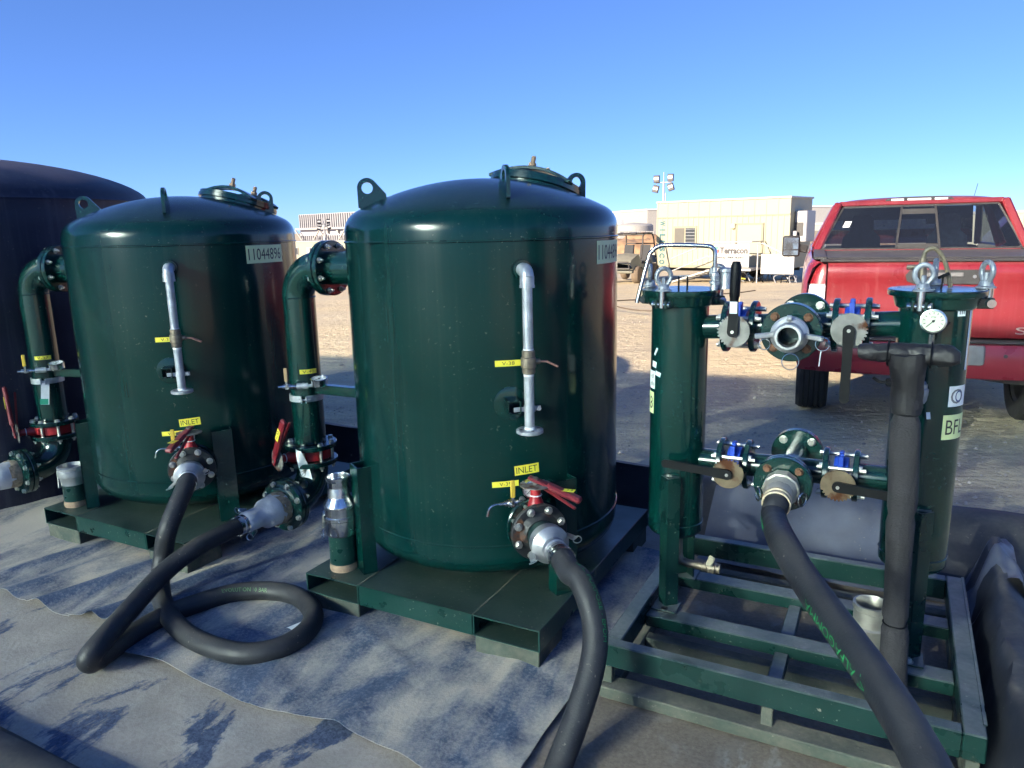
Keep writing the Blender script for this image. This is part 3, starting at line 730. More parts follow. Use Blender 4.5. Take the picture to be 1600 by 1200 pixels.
    if not left:
        b = nbm(); z = .17
        lathe(b, [(.066, z), (.070, z + .006), (.070, z + .07), (.074, z + .075), (.074, z + .088), (.068, z + .092), (.068, z + .13), (.072, z + .134), (.072, z + .142), (.052, z + .172), (.050, z + .18), (.050, z + .21), (.046, z + .222), (.046, z + .246), (.054, z + .258), (.054, z + .268), (.049, z + .270), (.047, z + .262), (.045, z + .12)], Matrix.Translation(q), 40, False, False)
        obj('camlock_coupling', b, STEEL, st)
        b = nbm()
        for a in (R(200), R(20)):
            rad = Vector((math.cos(a), math.sin(a), 0)); bar(b, q + rad * .078 + Vector((0, 0, z + .10)), q + rad * .086 + Vector((0, 0, z + .02)), .016, .010, .003, rad); torus(b, q + rad * .09 + Vector((0, 0, z - .012)), rad + Vector((.3, -.6, 0)), .020, .0024, 20, 6)
        split_obj('camlock_ear', b, STEEL, st)
    else:
        b = nbm(); z = .13; lathe(b, [(.062, z), (.064, z + .03), (.072, z + .05), (.076, z + .052), (.076, z + .082), (.072, z + .086), (.074, z + .104), (.066, z + .108), (.062, z + .06)], Matrix.Translation(q), 36, False, False); obj('camlock_coupling', b, ALU, st)
        b = nbm(); rad = Vector((-.9, -.4, 0)).normalized(); bar(b, q + rad * .08 + Vector((0, 0, z + .08)), q + rad * .088 + Vector((0, 0, z - .03)), .022, .010, .003, rad); split_obj('camlock_ear', b, ALU, st)
    # galvanised vent pipe with brass ball valve
    a = R(-46.5); rad = Vector((math.cos(a), math.sin(a), 0)); tan_ = Vector((-rad.y, rad.x, 0)); rp = .685; zt_ = 1.528; zb_ = .915
    b = nbm(); pts = [c + rad * (RT - .01) + Vector((0, 0, zt_)), c + rad * (rp - .025) + Vector((0, 0, zt_))] + [c + rad * (rp - .025 + .025 * math.sin(t)) + Vector((0, 0, zt_ - .025 + .025 * math.cos(t))) for t in (R(22), R(45), R(68), R(90))]
    tube(b, pts, .026, 20); cyl(b, c + rad * rp + Vector((0, 0, zt_ - .06)), c + rad * rp + Vector((0, 0, zt_ - .022)), .0275, None, 20); cyl(b, c + rad * rp + Vector((0, 0, zt_ - .064)), c + rad * rp + Vector((0, 0, zt_ - .054)), .029, None, 20)
    vp = obj('vent_elbow', b, GALV, T)
    b = nbm(); cyl(b, c + rad * (RT - .01) + Vector((0, 0, zt_)), c + rad * (RT + .022) + Vector((0, 0, zt_)), .040, .036, 24); obj('nozzle_socket', b, GREEN_P, T)
    b = nbm(); cyl(b, c + rad * rp + Vector((0, 0, 1.225)), c + rad * rp + Vector((0, 0, zt_ - .055)), .0195, None, 20); cyl(b, c + rad * rp + Vector((0, 0, zb_)), c + rad * rp + Vector((0, 0, 1.135)), .0195, None, 20); pp = obj('vent_pipe', b, GALV, T)
    b = nbm()
    for z in (1.222, 1.128): cyl(b, c + rad * rp + Vector((0, 0, z)), c + rad * rp + Vector((0, 0, z + .012)), .0203, None, 20)
    cyl(b, c + rad * rp + Vector((0, 0, zb_ + .004)), c + rad * rp + Vector((0, 0, zb_ + .014)), .0203, None, 20); split_obj('thread_tape', b, TAPE, pp)
    b = nbm(); lathe(b, [(.022, 0), (.025, .004), (.025, .022), (.029, .026), (.030, .045), (.029, .062), (.025, .066), (.025, .088), (.022, .092)], Matrix.Translation(c + rad * rp + Vector((0, 0, 1.137))), 16)
    q = c + rad * rp + Vector((0, 0, 1.183)); cyl(b, q, q + tan_ * .045, .011, None, 12); bv = obj('ball_valve', b, BRASS, T)
    b = nbm(); bar(b, q + tan_ * .04, q + tan_ * .075 - Vector((0, 0, .004)), .016, .006, .002); bar(b, q + tan_ * .072 - Vector((0, 0, .003)), q + tan_ * .118 - Vector((0, 0, .026)), .021, .008, .003); obj('valve_handle', b, PINKH, bv)
    b = nbm(); N = 40; ring = [(.052 * math.cos(2 * math.pi * i / N), .052 * math.sin(2 * math.pi * i / N)) for i in range(N)]
    lathe(b, [(.018, -.012), (.048, -.012), (.053, -.009), (.053, .002), (.050, .004), (.018, .004)], Matrix.Translation(c + rad * rp + Vector((0, 0, zb_))), 40, False, False)
    fl = obj('vent_flange', b, GALV, pp)
    b = nbm()
    for i in range(4):
        t = math.pi / 4 + i * math.pi / 2; cyl(b, c + rad * rp + Vector((.036 * math.cos(t), .036 * math.sin(t), zb_ + .003)), c + rad * rp + Vector((.036 * math.cos(t), .036 * math.sin(t), zb_ + .0048)), .007, None, 12)
    split_obj('bolt_hole', b, INK, fl)
    # square-tube pipe bracket on a round pad
    a2 = R(-51.5); rad2 = Vector((math.cos(a2), math.sin(a2), 0)); q = pol(c, a2, RT, 1.008); b = nbm(); lathe(b, [(.068, -.004), (.068, .004), (.060, .006), (0, .006)], axm(q, rad2), 36, False, False); bk = obj('bracket_pad', b, GREEN_P, T)
    b = nbm(); m3 = axm(q, rad2).to_3x3()
    for off, sz in (((.024, 0), (.004, .052)), ((-.024, 0), (.004, .052)), ((0, .024), (.052, .004)), ((0, -.024), (.052, .004))):
        box(b, q + m3 @ Vector((off[0], off[1], .045)), (sz[0], sz[1], .08), m3)
    obj('bracket_tube', b, GREEN_P, bk)
    b = nbm(); pc = c + rad * rp + Vector((0, 0, 1.0)); lathe(b, [(.0205, -.011), (.023, -.011), (.023, .011), (.0205, .011)], Matrix.Translation(pc), 24, False, False); bar(b, pc + tan_ * .02, pc + tan_ * .046, .018, .004, .001, rad); bar(b, pc - tan_ * .02, pc - tan_ * .062, .018, .004, .001, rad); cyl(b, pc + tan_ * .036 - rad * .006, pc + tan_ * .036 + rad * .012, .009, None, 8); obj('pipe_clamp', b, GALV, bk)
    # labels
    cyl_label(T, c, RT, R(1.5), 1.577, .262, .094, '11044896', PALEY, 0, 'number_plate', .235, .060)
    cyl_label(T, c, RT, R(-52), 1.169, .105, .024, 'V-38' if not left else 'V-35', YELLOW, 0.0, tw=.050, th=.014)
    cyl_label(T, c, RT, R(-45.8), .731, .103, .040, 'INLET', YELLOW, R(3), tw=.088, th=.026)
    cyl_label(T, c, RT, R(-54.2), .677, .108, .024, 'V-39' if not left else 'V-36', YELLOW, R(1), tw=.048, th=.015)
    # inlet nozzle, valve and hose coupling
    a = R(-45.5); rad = Vector((math.cos(a), math.sin(a), 0)); tan_ = Vector((-rad.y, rad.x, 0)); zi = .515
    b = nbm(); cyl(b, pol(c, a, RT - .03, zi), pol(c, a, RT + .06, zi), .057, None, 32); nz = obj('inlet_nozzle', b, GREEN_P, T)
    f1 = flange(T, pol(c, a, RT + .052, zi), rad, .1145, .057, .022, 8, None, GREEN_P, bolts=False, name='tank_flange')
    stud_ring(f1, pol(c, a, RT + .035, zi), rad, .095, 8, .125)
    lever_valve(T, pol(c, a, RT + .075, zi), rad, (0, 0, 1), .045, .088, .1145, tan_ * .80 + rad * .62 + Vector((0, 0, -.42)) if not left else -tan_ * .42 + rad * .85 + Vector((0, 0, -.38)), 'V-33' if not left else 'V-30', .20)
    f2 = flange(T, pol(c, a, RT + .121, zi), rad, .1145, .057, .022, 8, None, BLACK_FL, name='inlet_flange', hub=.02)
    b = nbm(); lathe(b, [(.057, .0), (.057, .075)], axm(pol(c, a, RT + .15, zi), rad), 32); obj('inlet_spool', b, GREEN_D, T)
    b = nbm(); mt = axm(pol(c, a, RT + .215, zi), rad); lathe(b, [(.064, 0), (.070, .004), (.070, .035), (.074, .038), (.074, .05), (.068, .055), (.046, .085), (.046, .105), (.040, .108), (.040, .135), (.046, .138), (.046, .150)], mt, 36); cp_ = obj('hose_coupling', b, ALU, T)
    b = nbm(); camlock_ears(b, pol(c, a, RT + .245, zi), rad, .072, 2, .06, R(200)); camlock_ears(b, pol(c, a, RT + .245, zi), rad, .072, 1, .06, R(20)); split_obj('camlock_ear', b, ALU, cp_)
    b = nbm(); lathe(b, [(.047, .148), (.047, .162), (.044, .162)], mt, 32, False, False); lathe(b, [(.047, .170), (.047, .184), (.044, .184)], mt, 32, False, False); split_obj('hose_clamp', b, STEEL, cp_)
    # gauge and sample cock above the inlet
    g0 = pol(c, R(-46.5), RT, .662); r2 = Vector((math.cos(R(-46.5)), math.sin(R(-46.5)), 0)); b = nbm(); cyl(b, g0, g0 + r2 * .06, .010, None, 12); t2 = Vector((-r2.y, r2.x, 0))
    cyl(b, pol(c, R(-48), RT - .01, .607), pol(c, R(-48), RT + .04, .607), .012, None, 12); obj('gauge_stem', b, ALU, T)
    pressure_gauge(T, g0 + r2 * .075 + Vector((0, 0, .012)), r2, .034)
    sample_cock(T, pol(c, R(-48.5), RT + .035, .610), -t2, (0, 0, 1), YHAND)
    # outlet riser on the left side
    phi = R(181 if not left else 193.5); D = Vector((math.cos(phi), math.sin(phi), 0)); Fw = Vector((0, -1, 0)) if not left else Vector((math.cos(R(-96)), math.sin(R(-96)), 0)); zr = 1.503; rpipe = .084; rr = 1.117
    b = nbm(); cyl(b, c + D * (RT - .03) + Vector((0, 0, zr)), c + D * .885 + Vector((0, 0, zr)), rpipe, None, 36); oz = obj('outlet_nozzle', b, GREEN_P, T)
    fa = flange(T, c + D * .868 + Vector((0, 0, zr)), D, .1395, rpipe, .026, 8, NUTB, GREEN_P, bolts=False, name='outlet_flange'); fb = flange(T, c + D * .899 + Vector((0, 0, zr)), D, .1395, rpipe, .026, 8, BOLT, GREEN_P, name='outlet_flange')
    for i in range(8):
        t = 2 * math.pi * (i + .5) / 8; mt = axm(c + D * .868 + Vector((0, 0, zr)), -D); inst('bolt', NUTB, mt @ Matrix.Translation((.1175 * math.cos(t), .1175 * math.sin(t), 0)), fa)
    b = nbm(); lathe(b, [(rpipe, 0), (.125, 0), (.125, .006), (rpipe, .006)], axm(c + D * .8935 + Vector((0, 0, zr)), D), 36, False, False); obj('gasket', b, BLACK, fb)
    rb = .152; xb = rr - rb
    pts = [c + D * (.905 + (xb - .905) * i / 2) + Vector((0, 0, zr)) for i in range(2)] + [c + D * (xb + rb * math.sin(t)) + Vector((0, 0, zr - rb + rb * math.cos(t))) for t in [R(90 * i / 14) for i in range(15)]] + [c + D * rr + Vector((0, 0, z)) for z in (1.30, 1.0, .56)]
    b = nbm(); tube(b, pts, rpipe, 36); rp_ = obj('riser_pipe', b, GREEN_P, T, ang=60)
    b = nbm(); torus(b, c + D * rr + Vector((0, 0, zr - rb)), (0, 0, 1), rpipe, .004, 40, 6); torus(b, c + D * (xb - .004) + Vector((0, 0, zr)), D, rpipe, .004, 40, 6); obj('weld_seam', b, GREEN_P, rp_)
    pc = c + D * rr; cyl_label(rp_, pc, rpipe, R(-34 if not left else -36), .962, .092, .024, 'V-40' if not left else 'V-37', YELLOW, tw=.062, th=.0165)
    b = nbm(); bar(b, pc + Vector((0, 0, .862)) - D * .06, c + D * (RT - .01) + Vector((0, 0, .862)), .05, .05, .003); obj('stay_bar', b, GREEN_P, T)
    fa_ = R(-56 if not left else -44); fv = Vector((math.cos(fa_), math.sin(fa_), 0)); fl_ = Vector((-fv.y, fv.x, 0)); q = pc + fv * (rpipe + .028) + Vector((0, 0, .892)); b = nbm(); cyl(b, pc + fv * .07 + Vector((0, 0, .892)), q, .013, None, 12); cyl(b, q - fl_ * .028, q + fl_ * .028, .016, None, 14); cyl(b, q + fl_ * .028, q + fl_ * .062, .009, None, 10); obj('gauge_tee', b, GALV, T)
    pressure_gauge(T, q + fl_ * .088 + Vector((0, 0, .03)), Vector((0.1, -.15, 1)), .043); sample_cock(T, q - fl_ * .026, -fl_, (0, 0, 1), TANH if not left else YHAND, False)
    b = nbm()
    for s_ in (-1, 1):
        arc = [pc + Vector(((rpipe + .006) * math.cos(t), (rpipe + .006) * math.sin(t), .815)) for t in [fa_ + s_ * R(8 + 90 * i / 10) for i in range(11)]]
        for p, p2 in zip(arc, arc[1:]): bar(b, p, p2 + (p2 - p) * .06, .034, .004, 0, (0, 0, 1)) if False else bar(b, p, p2, .004, .034, 0, (0, 0, 1))
        bar(b, arc[0] + Vector((0, 0, 0)), arc[0] + fv * .025, .004, .034, 0, (0, 0, 1))
    cyl(b, pc + fv * (rpipe + .02) - fl_ * .035 + Vector((0, 0, .815)), pc + fv * (rpipe + .02) + fl_ * .035 + Vector((0, 0, .815)), .004, None, 8); obj('pipe_strap', b, GALV, T)
    if left:
        flat_label(T, pc + fv * (rpipe + .014) + Vector((0, 0, .745)), fv + fl_ * .2, Vector((.25, 0, 1)), .045, .15, None, WHITE, name='hang_tag'); flat_label(T, pc + fv * (rpipe + .017) + fl_ * -.012 + Vector((0, 0, .69)), fv + fl_ * .2, Vector((.25, 0, 1)), .044, .035, None, mat('green_tag', (.03, .35, .2), .5), name='hang_tag')
    # riser valve and lower elbow
    fu = flange(T, pc + Vector((0, 0, .556)), (0, 0, -1), .1395, rpipe, .026, 8, bolts=False, name='riser_flange'); fd = flange(T, pc + Vector((0, 0, .466 - .026)), (0, 0, 1), .1395, rpipe, .026, 8, bolts=False, name='riser_flange')
    for i in range(8):
        t = 2 * math.pi * (i + .5) / 8; inst('bolt', BOLT, Matrix.Translation(pc + Vector((.1175 * math.cos(t), .1175 * math.sin(t), .556))), fu); inst('bolt', NUTB, Matrix.Translation(pc + Vector((.1175 * math.cos(t), .1175 * math.sin(t), .440))) @ Matrix.Rotation(math.pi, 4, 'X'), fd)
    stud_ring(fu, pc + Vector((0, 0, .44)), (0, 0, 1), .1175, 8, .115)
    nk = Vector((math.cos(R(-108)), math.sin(R(-108)), 0)) if not left else Vector((math.cos(R(-112)), math.sin(R(-112)), 0))
    lt_ = Vector((-nk.y, nk.x, 0))
    if not left: ldir = lt_ * .55 + Vector((0, 0, .83))
    else: ldir = lt_ * -.12 + Vector((0, 0, 1.0))
    lever_valve(T, pc + Vector((0, 0, .470)), (0, 0, 1), nk, .056, .108, .1395, ldir, 'V-32' if not left else 'V-31', .30, tagged=not left)
    rb = .152; zl = .44 - rb - .02
    pts = [pc + Vector((0, 0, .445)), pc + Vector((0, 0, zl + rb))] + [pc + Fw * (rb - rb * math.cos(t)) + Vector((0, 0, zl + rb - rb * math.sin(t))) for t in [R(90 * i / 14) for i in range(1, 15)]] + [pc + Fw * (rb + .06) + Vector((0, 0, zl))]
    b = nbm(); tube(b, pts, rpipe, 36); obj('outlet_elbow', b, GREEN_P, T, ang=60)
    fo = flange(T, pc + Fw * (rb + .04) + Vector((0, 0, zl)), Fw, .1395, rpipe, .026, 8, bolts=False, name='outlet_flange'); fo2 = flange(T, pc + Fw * (rb + .071) + Vector((0, 0, zl)), Fw, .1395, .084, .026, 8, BOLT, GREEN_P, name='outlet_flange', hub=.012)
    for i in range(8):
        t = 2 * math.pi * (i + .5) / 8; mt = axm(pc + Fw * (rb + .04) + Vector((0, 0, zl)), -Fw); inst('bolt', NUTB, mt @ Matrix.Translation((.1175 * math.cos(t), .1175 * math.sin(t), 0)), fo)
    b = nbm(); mt = axm(pc + Fw * (rb + .10) + Vector((0, 0, zl)), Fw); prf = [(.082, 0), (.083, .05), (.080, .10), (.074, .125), (.056, .155), (.052, .19), (.054, .20), (.054, .25), (.047, .255), (.047, .30)]
    lathe(b, [(r_ + .002 * math.sin(i * 9), z) for i, (r_, z) in enumerate(prf)], mt, 40)
    for v in b.verts: v.co += Vector(noise.noise_vector(v.co * 18)) * .0035
    cc_ = obj('outlet_coupling', b, CRUST, T, ang=60)
    b = nbm(); lathe(b, [(.0835, .004), (.086, .02), (.0855, .05), (.083, .068)], mt, 40, False, False)
    for v in b.verts: v.co += Vector(noise.noise_vector(v.co * 30)) * .005
    obj('mineral_crust', b, mat('brown_crust', (.36, .27, .18), .95, 0, .4, 40, .6, 80), cc_)
    b = nbm(); lathe(b, [(.049, .262), (.049, .280), (.045, .280)], mt, 32, False, False); lathe(b, [(.049, .290), (.049, .308), (.045, .308)], mt, 32, False, False); split_obj('hose_clamp', b, STEEL, cc_)
    b = nbm(); camlock_ears(b, mt @ Vector((0, 0, .21)), Fw, .054, 2, .04, R(-60)); split_obj('camlock_ear', b, STEEL, cc_)
    return T, pol(c, R(-45.5), RT + .215 + .150, zi), rad if False else Vector((math.cos(R(-45.5)), math.sin(R(-45.5)), 0)), pc + Fw * (rb + .10 + .30) + Vector((0, 0, zl)), Fw
TKC, inC, inCd, outC, outCd = make_tank((-1.705, 2.975), 'centre')
TKL, inL, inLd, outL, outLd = make_tank((-3.66, 2.96), 'left')

# ------------------------------------------------------------------ filter skid
SK = site_thing('filter_skid', (-0.27, 2.83, 0), 'green filter skid with two slim vessels on a welded tube frame', 'filter skid')
FE0, FE1, FN0, FN1 = -0.862, 0.322, 2.278, 3.378
def rail(name, p0, p1, wd, ht, m=GREEN_F, parent=SK, up=(0, 0, 1), bev=.004):
    b = nbm(); p0, p1 = Vector(p0), Vector(p1); d = (p1 - p0).normalized(); rot = axm(p0, d, up)
    bar(b, p0, p1, wd, ht, bev, up); return obj(name, b, m, parent)
zt, hb = 0.211, 0.088
rail('front_rail', (FE0, FN0 + .025, zt - hb / 2), (FE1 - .062, FN0 + .025, zt - hb / 2), .05, hb)
rail('back_rail', (FE0 + .06, FN1 - .025, zt - hb / 2), (FE1 - .062, FN1 - .025, zt - hb / 2), .05, hb)
rail('left_rail', (FE0 + .03, FN0 + .0515, zt - hb / 2), (FE0 + .03, FN1, zt - hb / 2), .06, hb)
rail('right_rail', (FE1 - .03, FN0, zt - hb / 2 + .001), (FE1 - .03, FN1, zt - hb / 2 + .001), .062, hb)
b = nbm(); bar(b, (FE1 - .002, FN0 + .06, zt + .0028), (FE1 - .002, FN1, zt + .0028), .012, .005, .002); obj('rail_lip', b, GREEN_F, SK)
for nn in (2.655, 3.035): rail('cross_beam', (FE0 + .06, nn, .142), (FE1 - .062, nn, .142), .085, .05)
rail('centre_rail', (-.285, FN0 + .05, .118), (-.285, 2.612, .118), .05, .04); rail('centre_rail', (-.285, 2.698, .118), (-.285, 2.992, .118), .05, .04); rail('centre_rail', (-.285, 3.078, .118), (-.285, FN1 - .05, .118), .05, .04)
rail('base_tube', (FE0 + .005, FN0 + .012, .034), (FE1, FN0 + .012, .034), .085, .045, GREEN_M); rail('base_tube', (FE0 + .02, FN1 - .03, .034), (FE1, FN1 - .03, .034), .06, .045, GREEN_M)
rail('base_tube', (FE0 + .03, FN0 + .056, .034), (FE0 + .03, FN1 - .061, .034), .05, .044, GREEN_M); rail('base_tube', (FE1 - .03, FN0 + .056, .034), (FE1 - .03, FN1 - .061, .034), .05, .044, GREEN_M)
rail('base_tube', (FE0 + .056, 2.655, .034), (FE1 - .056, 2.655, .034), .05, .044, GREEN_M)
for e_ in (FE0 + .022, -.285, FE1 - .03):
    for nn in (FN0 + .018, FN1 - .03): rail('frame_stub', (e_, nn, .056), (e_, nn, zt - hb - .001), .036, .03, GREEN_M, up=(0, 1, 0), bev=.002)
VR_ = .1095
def vessel(c, zb, zt_, right):
    c = Vector((c[0], c[1], 0)); b = nbm(); hd = [(VR_ * math.cos(t), zb + .045 - .045 * math.sin(t)) for t in [R(90 - 9 * i) for i in range(11)]]
    hd[0] = (0, zb); lathe(b, hd + [(VR_, zb + .2), (VR_, zt_ - .062)], Matrix.Translation(c), 64, False, True)
    v = obj('filter_vessel', b, GREEN_P, SK, ang=50)
    b = nbm(); lathe(b, [(VR_ - .01, zt_ - .064), (VR_ + .004, zt_ - .064), (VR_ + .012, zt_ - .058), (VR_ + .020, zt_ - .03), (VR_ + .022, zt_ - .024), (.05, zt_ - .024)], Matrix.Translation(c), 64, False, False); obj('vessel_rim', b, GREEN_P, v)
    b = nbm(); lathe(b, [(VR_ + .005, zt_ - .021), (VR_ + .036, zt_ - .021), (VR_ + .038, zt_ - .018), (VR_ + .038, zt_ - .003), (VR_ + .035, zt_), (0, zt_ + .001)], Matrix.Translation(c), 72, True, False); obj('vessel_lid', b, GREEN_P, v)
    b = nbm(); torus(b, c + Vector((0, 0, zb + .075)), (0, 0, 1), VR_, .003, 48, 6); obj('weld_seam', b, GREEN_P, v)
    angs = (R(-101), R(162), R(28)) if not right else (R(-108), R(12), R(92))
    for a in angs:
        rad = Vector((math.cos(a), math.sin(a), 0)); tn = Vector((-rad.y, rad.x, 0)); q = c + rad * (VR_ + .046)
        b = nbm()
        for s_ in (-1, 1):
            m_ = axm(q + tn * (s_ * .020 - .006) + Vector((0, 0, zt_ - .048)), tn, (0, 0, 1)); pl = [(-.055, -.018), (-.055, .020)] if False else None
            bar(b, c + rad * (VR_ + .005) + tn * s_ * .020 + Vector((0, 0, zt_ - .047)), q + rad * .012 + tn * s_ * .020 + Vector((0, 0, zt_ - .047)), .010, .036, .003, (0, 0, 1))
        obj('lid_lug', b, GREEN_P, v)
        b = nbm(); cyl(b, q - tn * .034 + Vector((0, 0, zt_ - .047)), q + tn * .034 + Vector((0, 0, zt_ - .047)), .009, None, 12); cyl(b, q + tn * .030 + Vector((0, 0, zt_ - .047)), q + tn * .036 + Vector((0, 0, zt_ - .047)), .014, None, 16); cyl(b, q - tn * .036 + Vector((0, 0, zt_ - .047)), q - tn * .030 + Vector((0, 0, zt_ - .047)), .014, None, 16)
        cyl(b, q + Vector((0, 0, zt_ - .060)), q + Vector((0, 0, zt_ + .014)), .012, None, 14); obj('swing_bolt', b, STEEL, v)
        b = nbm(); qb = q - rad * .012; f_ = R(35) if not right else R(20); nrm_ = (tn * math.sin(f_) + rad * math.cos(f_)) if a != angs[2] else tn
        lathe(b, [(.030, 0), (.030, .004), (.022, .008), (.018, .022), (.015, .026)], Matrix.Translation(qb + Vector((0, 0, zt_ + .002))), 20)
        u_ = Vector((0, 0, 1)).cross(nrm_).normalized(); pts = []
        for i in range(25):
            t = R(-122 + 304 * i / 24 + 29 - 0); pts.append(qb + u_ * (.0315 * math.cos(t)) + Vector((0, 0, zt_ + .066 + .036 * math.sin(t))))
        pts = [qb + u_ * .010 + Vector((0, 0, zt_ + .020))] + [qb + u_ * (.0265 * math.cos(t)) + Vector((0, 0, zt_ + .056 + .030 * math.sin(t))) for t in [R(-48 + 276 * i / 22) for i in range(23)]] + [qb - u_ * .010 + Vector((0, 0, zt_ + .020))]
        tube(b, pts, .0085, 10); cyl(b, qb + Vector((0, 0, zt_ + .02)), qb + Vector((0, 0, zt_ + .052)), .009, .007, 8); obj('eye_nut', b, mat('dull_galvanised', (.27, .29, .32), .5, .5, .25, 30, .1, 90), v)
    # legs: V-shaped folded plates front and back
    for s_ in (-1, 1):
        nn = c.y + s_ * (VR_ + .035) if s_ < 0 else c.y + VR_ + .05; ec = c.x + (0.012 if not right else .012); z0 = .170
        b = nbm(); h = .712 - z0; sw = .036
        for (x0, y0, x1, y1) in ((ec - sw, nn + s_ * -.020 if s_ < 0 else nn - .02, ec, nn + s_ * .014), (ec, nn + s_ * .014, ec + sw, nn + s_ * -.020 if s_ < 0 else nn - .02)):
            d = Vector((x1 - x0, y1 - y0, 0)); L_ = d.length; rot = Matrix((d.normalized(), Vector((-d.y, d.x, 0)).normalized(), Vector((0, 0, 1)))).transposed()
            box(b, ((x0 + x1) / 2, (y0 + y1) / 2, z0 + h / 2), (L_ + .003, .006, h), rot)
        box(b, (ec, (nn + s_ * -.020 + c.y - s_ * -1 * 0) / 2 if False else nn - s_ * .032, .640), (sw * 1.7, .03, .14)); lg = obj('vessel_leg', b, GREEN_F, SK)
        b = nbm(); box(b, (ec, nn + .0 + s_ * .004, .1705), (.098, .098, .006), None, .001); ft = obj('foot_plate', b, GREEN_F, lg)
        b = nbm(); q = Vector((ec, nn + s_ * .036, .1738))
        if right and s_ < 0: cyl(b, q, q + Vector((0, 0, .003)), .018, None, 20); lathe(b, [(.012, .003), (.012, .012), (.010, .014)], Matrix.Translation(q), 6); obj('bolt', b, ZINC, ft)
        else: torus(b, q, (0, 0, 1), .011, .003, 20, 6); cyl(b, q - Vector((0, 0, .002)), q + Vector((0, 0, .0005)), .010, None, 16); obj('bolt_hole', b, INK, ft)
    return v
VL_ = vessel((-.757, 2.859), .418, 1.437, False); VRt = vessel((.108, 2.858), .440, 1.452, True)
cL, cR = Vector((-.757, 2.859, 0)), Vector((.108, 2.858, 0))
b = nbm(); q = cL + Vector((.02, -.01, .425)); tube(b, [q, q - Vector((0, 0, .085)), q + Vector((.012, 0, -.112)), q + Vector((.04, 0, -.12)), q + Vector((.10, 0, -.12))], .017, 12); obj('drain_elbow', b, BRASS, SK)
b = nbm(); q2 = q + Vector((.10, 0, -.12)); lathe(b, [(.016, 0), (.020, .003), (.020, .02), (.025, .024), (.025, .052), (.020, .056), (.020, .072), (.014, .072)], axm(q2, (1, 0, 0)), 14); dv = obj('drain_valve', b, BRASS, SK)
b = nbm(); cyl(b, q2 + Vector((.038, -.02, .01)), q2 + Vector((.038, -.02, .04)), .008, None, 8); bar(b, q2 + Vector((.03, -.028, .018)), q2 + Vector((.046, -.030, .062)), .026, .010, .004, (0, 1, 0)); obj('valve_handle', b, mat('dirty_cream_handle', (.42, .37, .25), .6), dv)
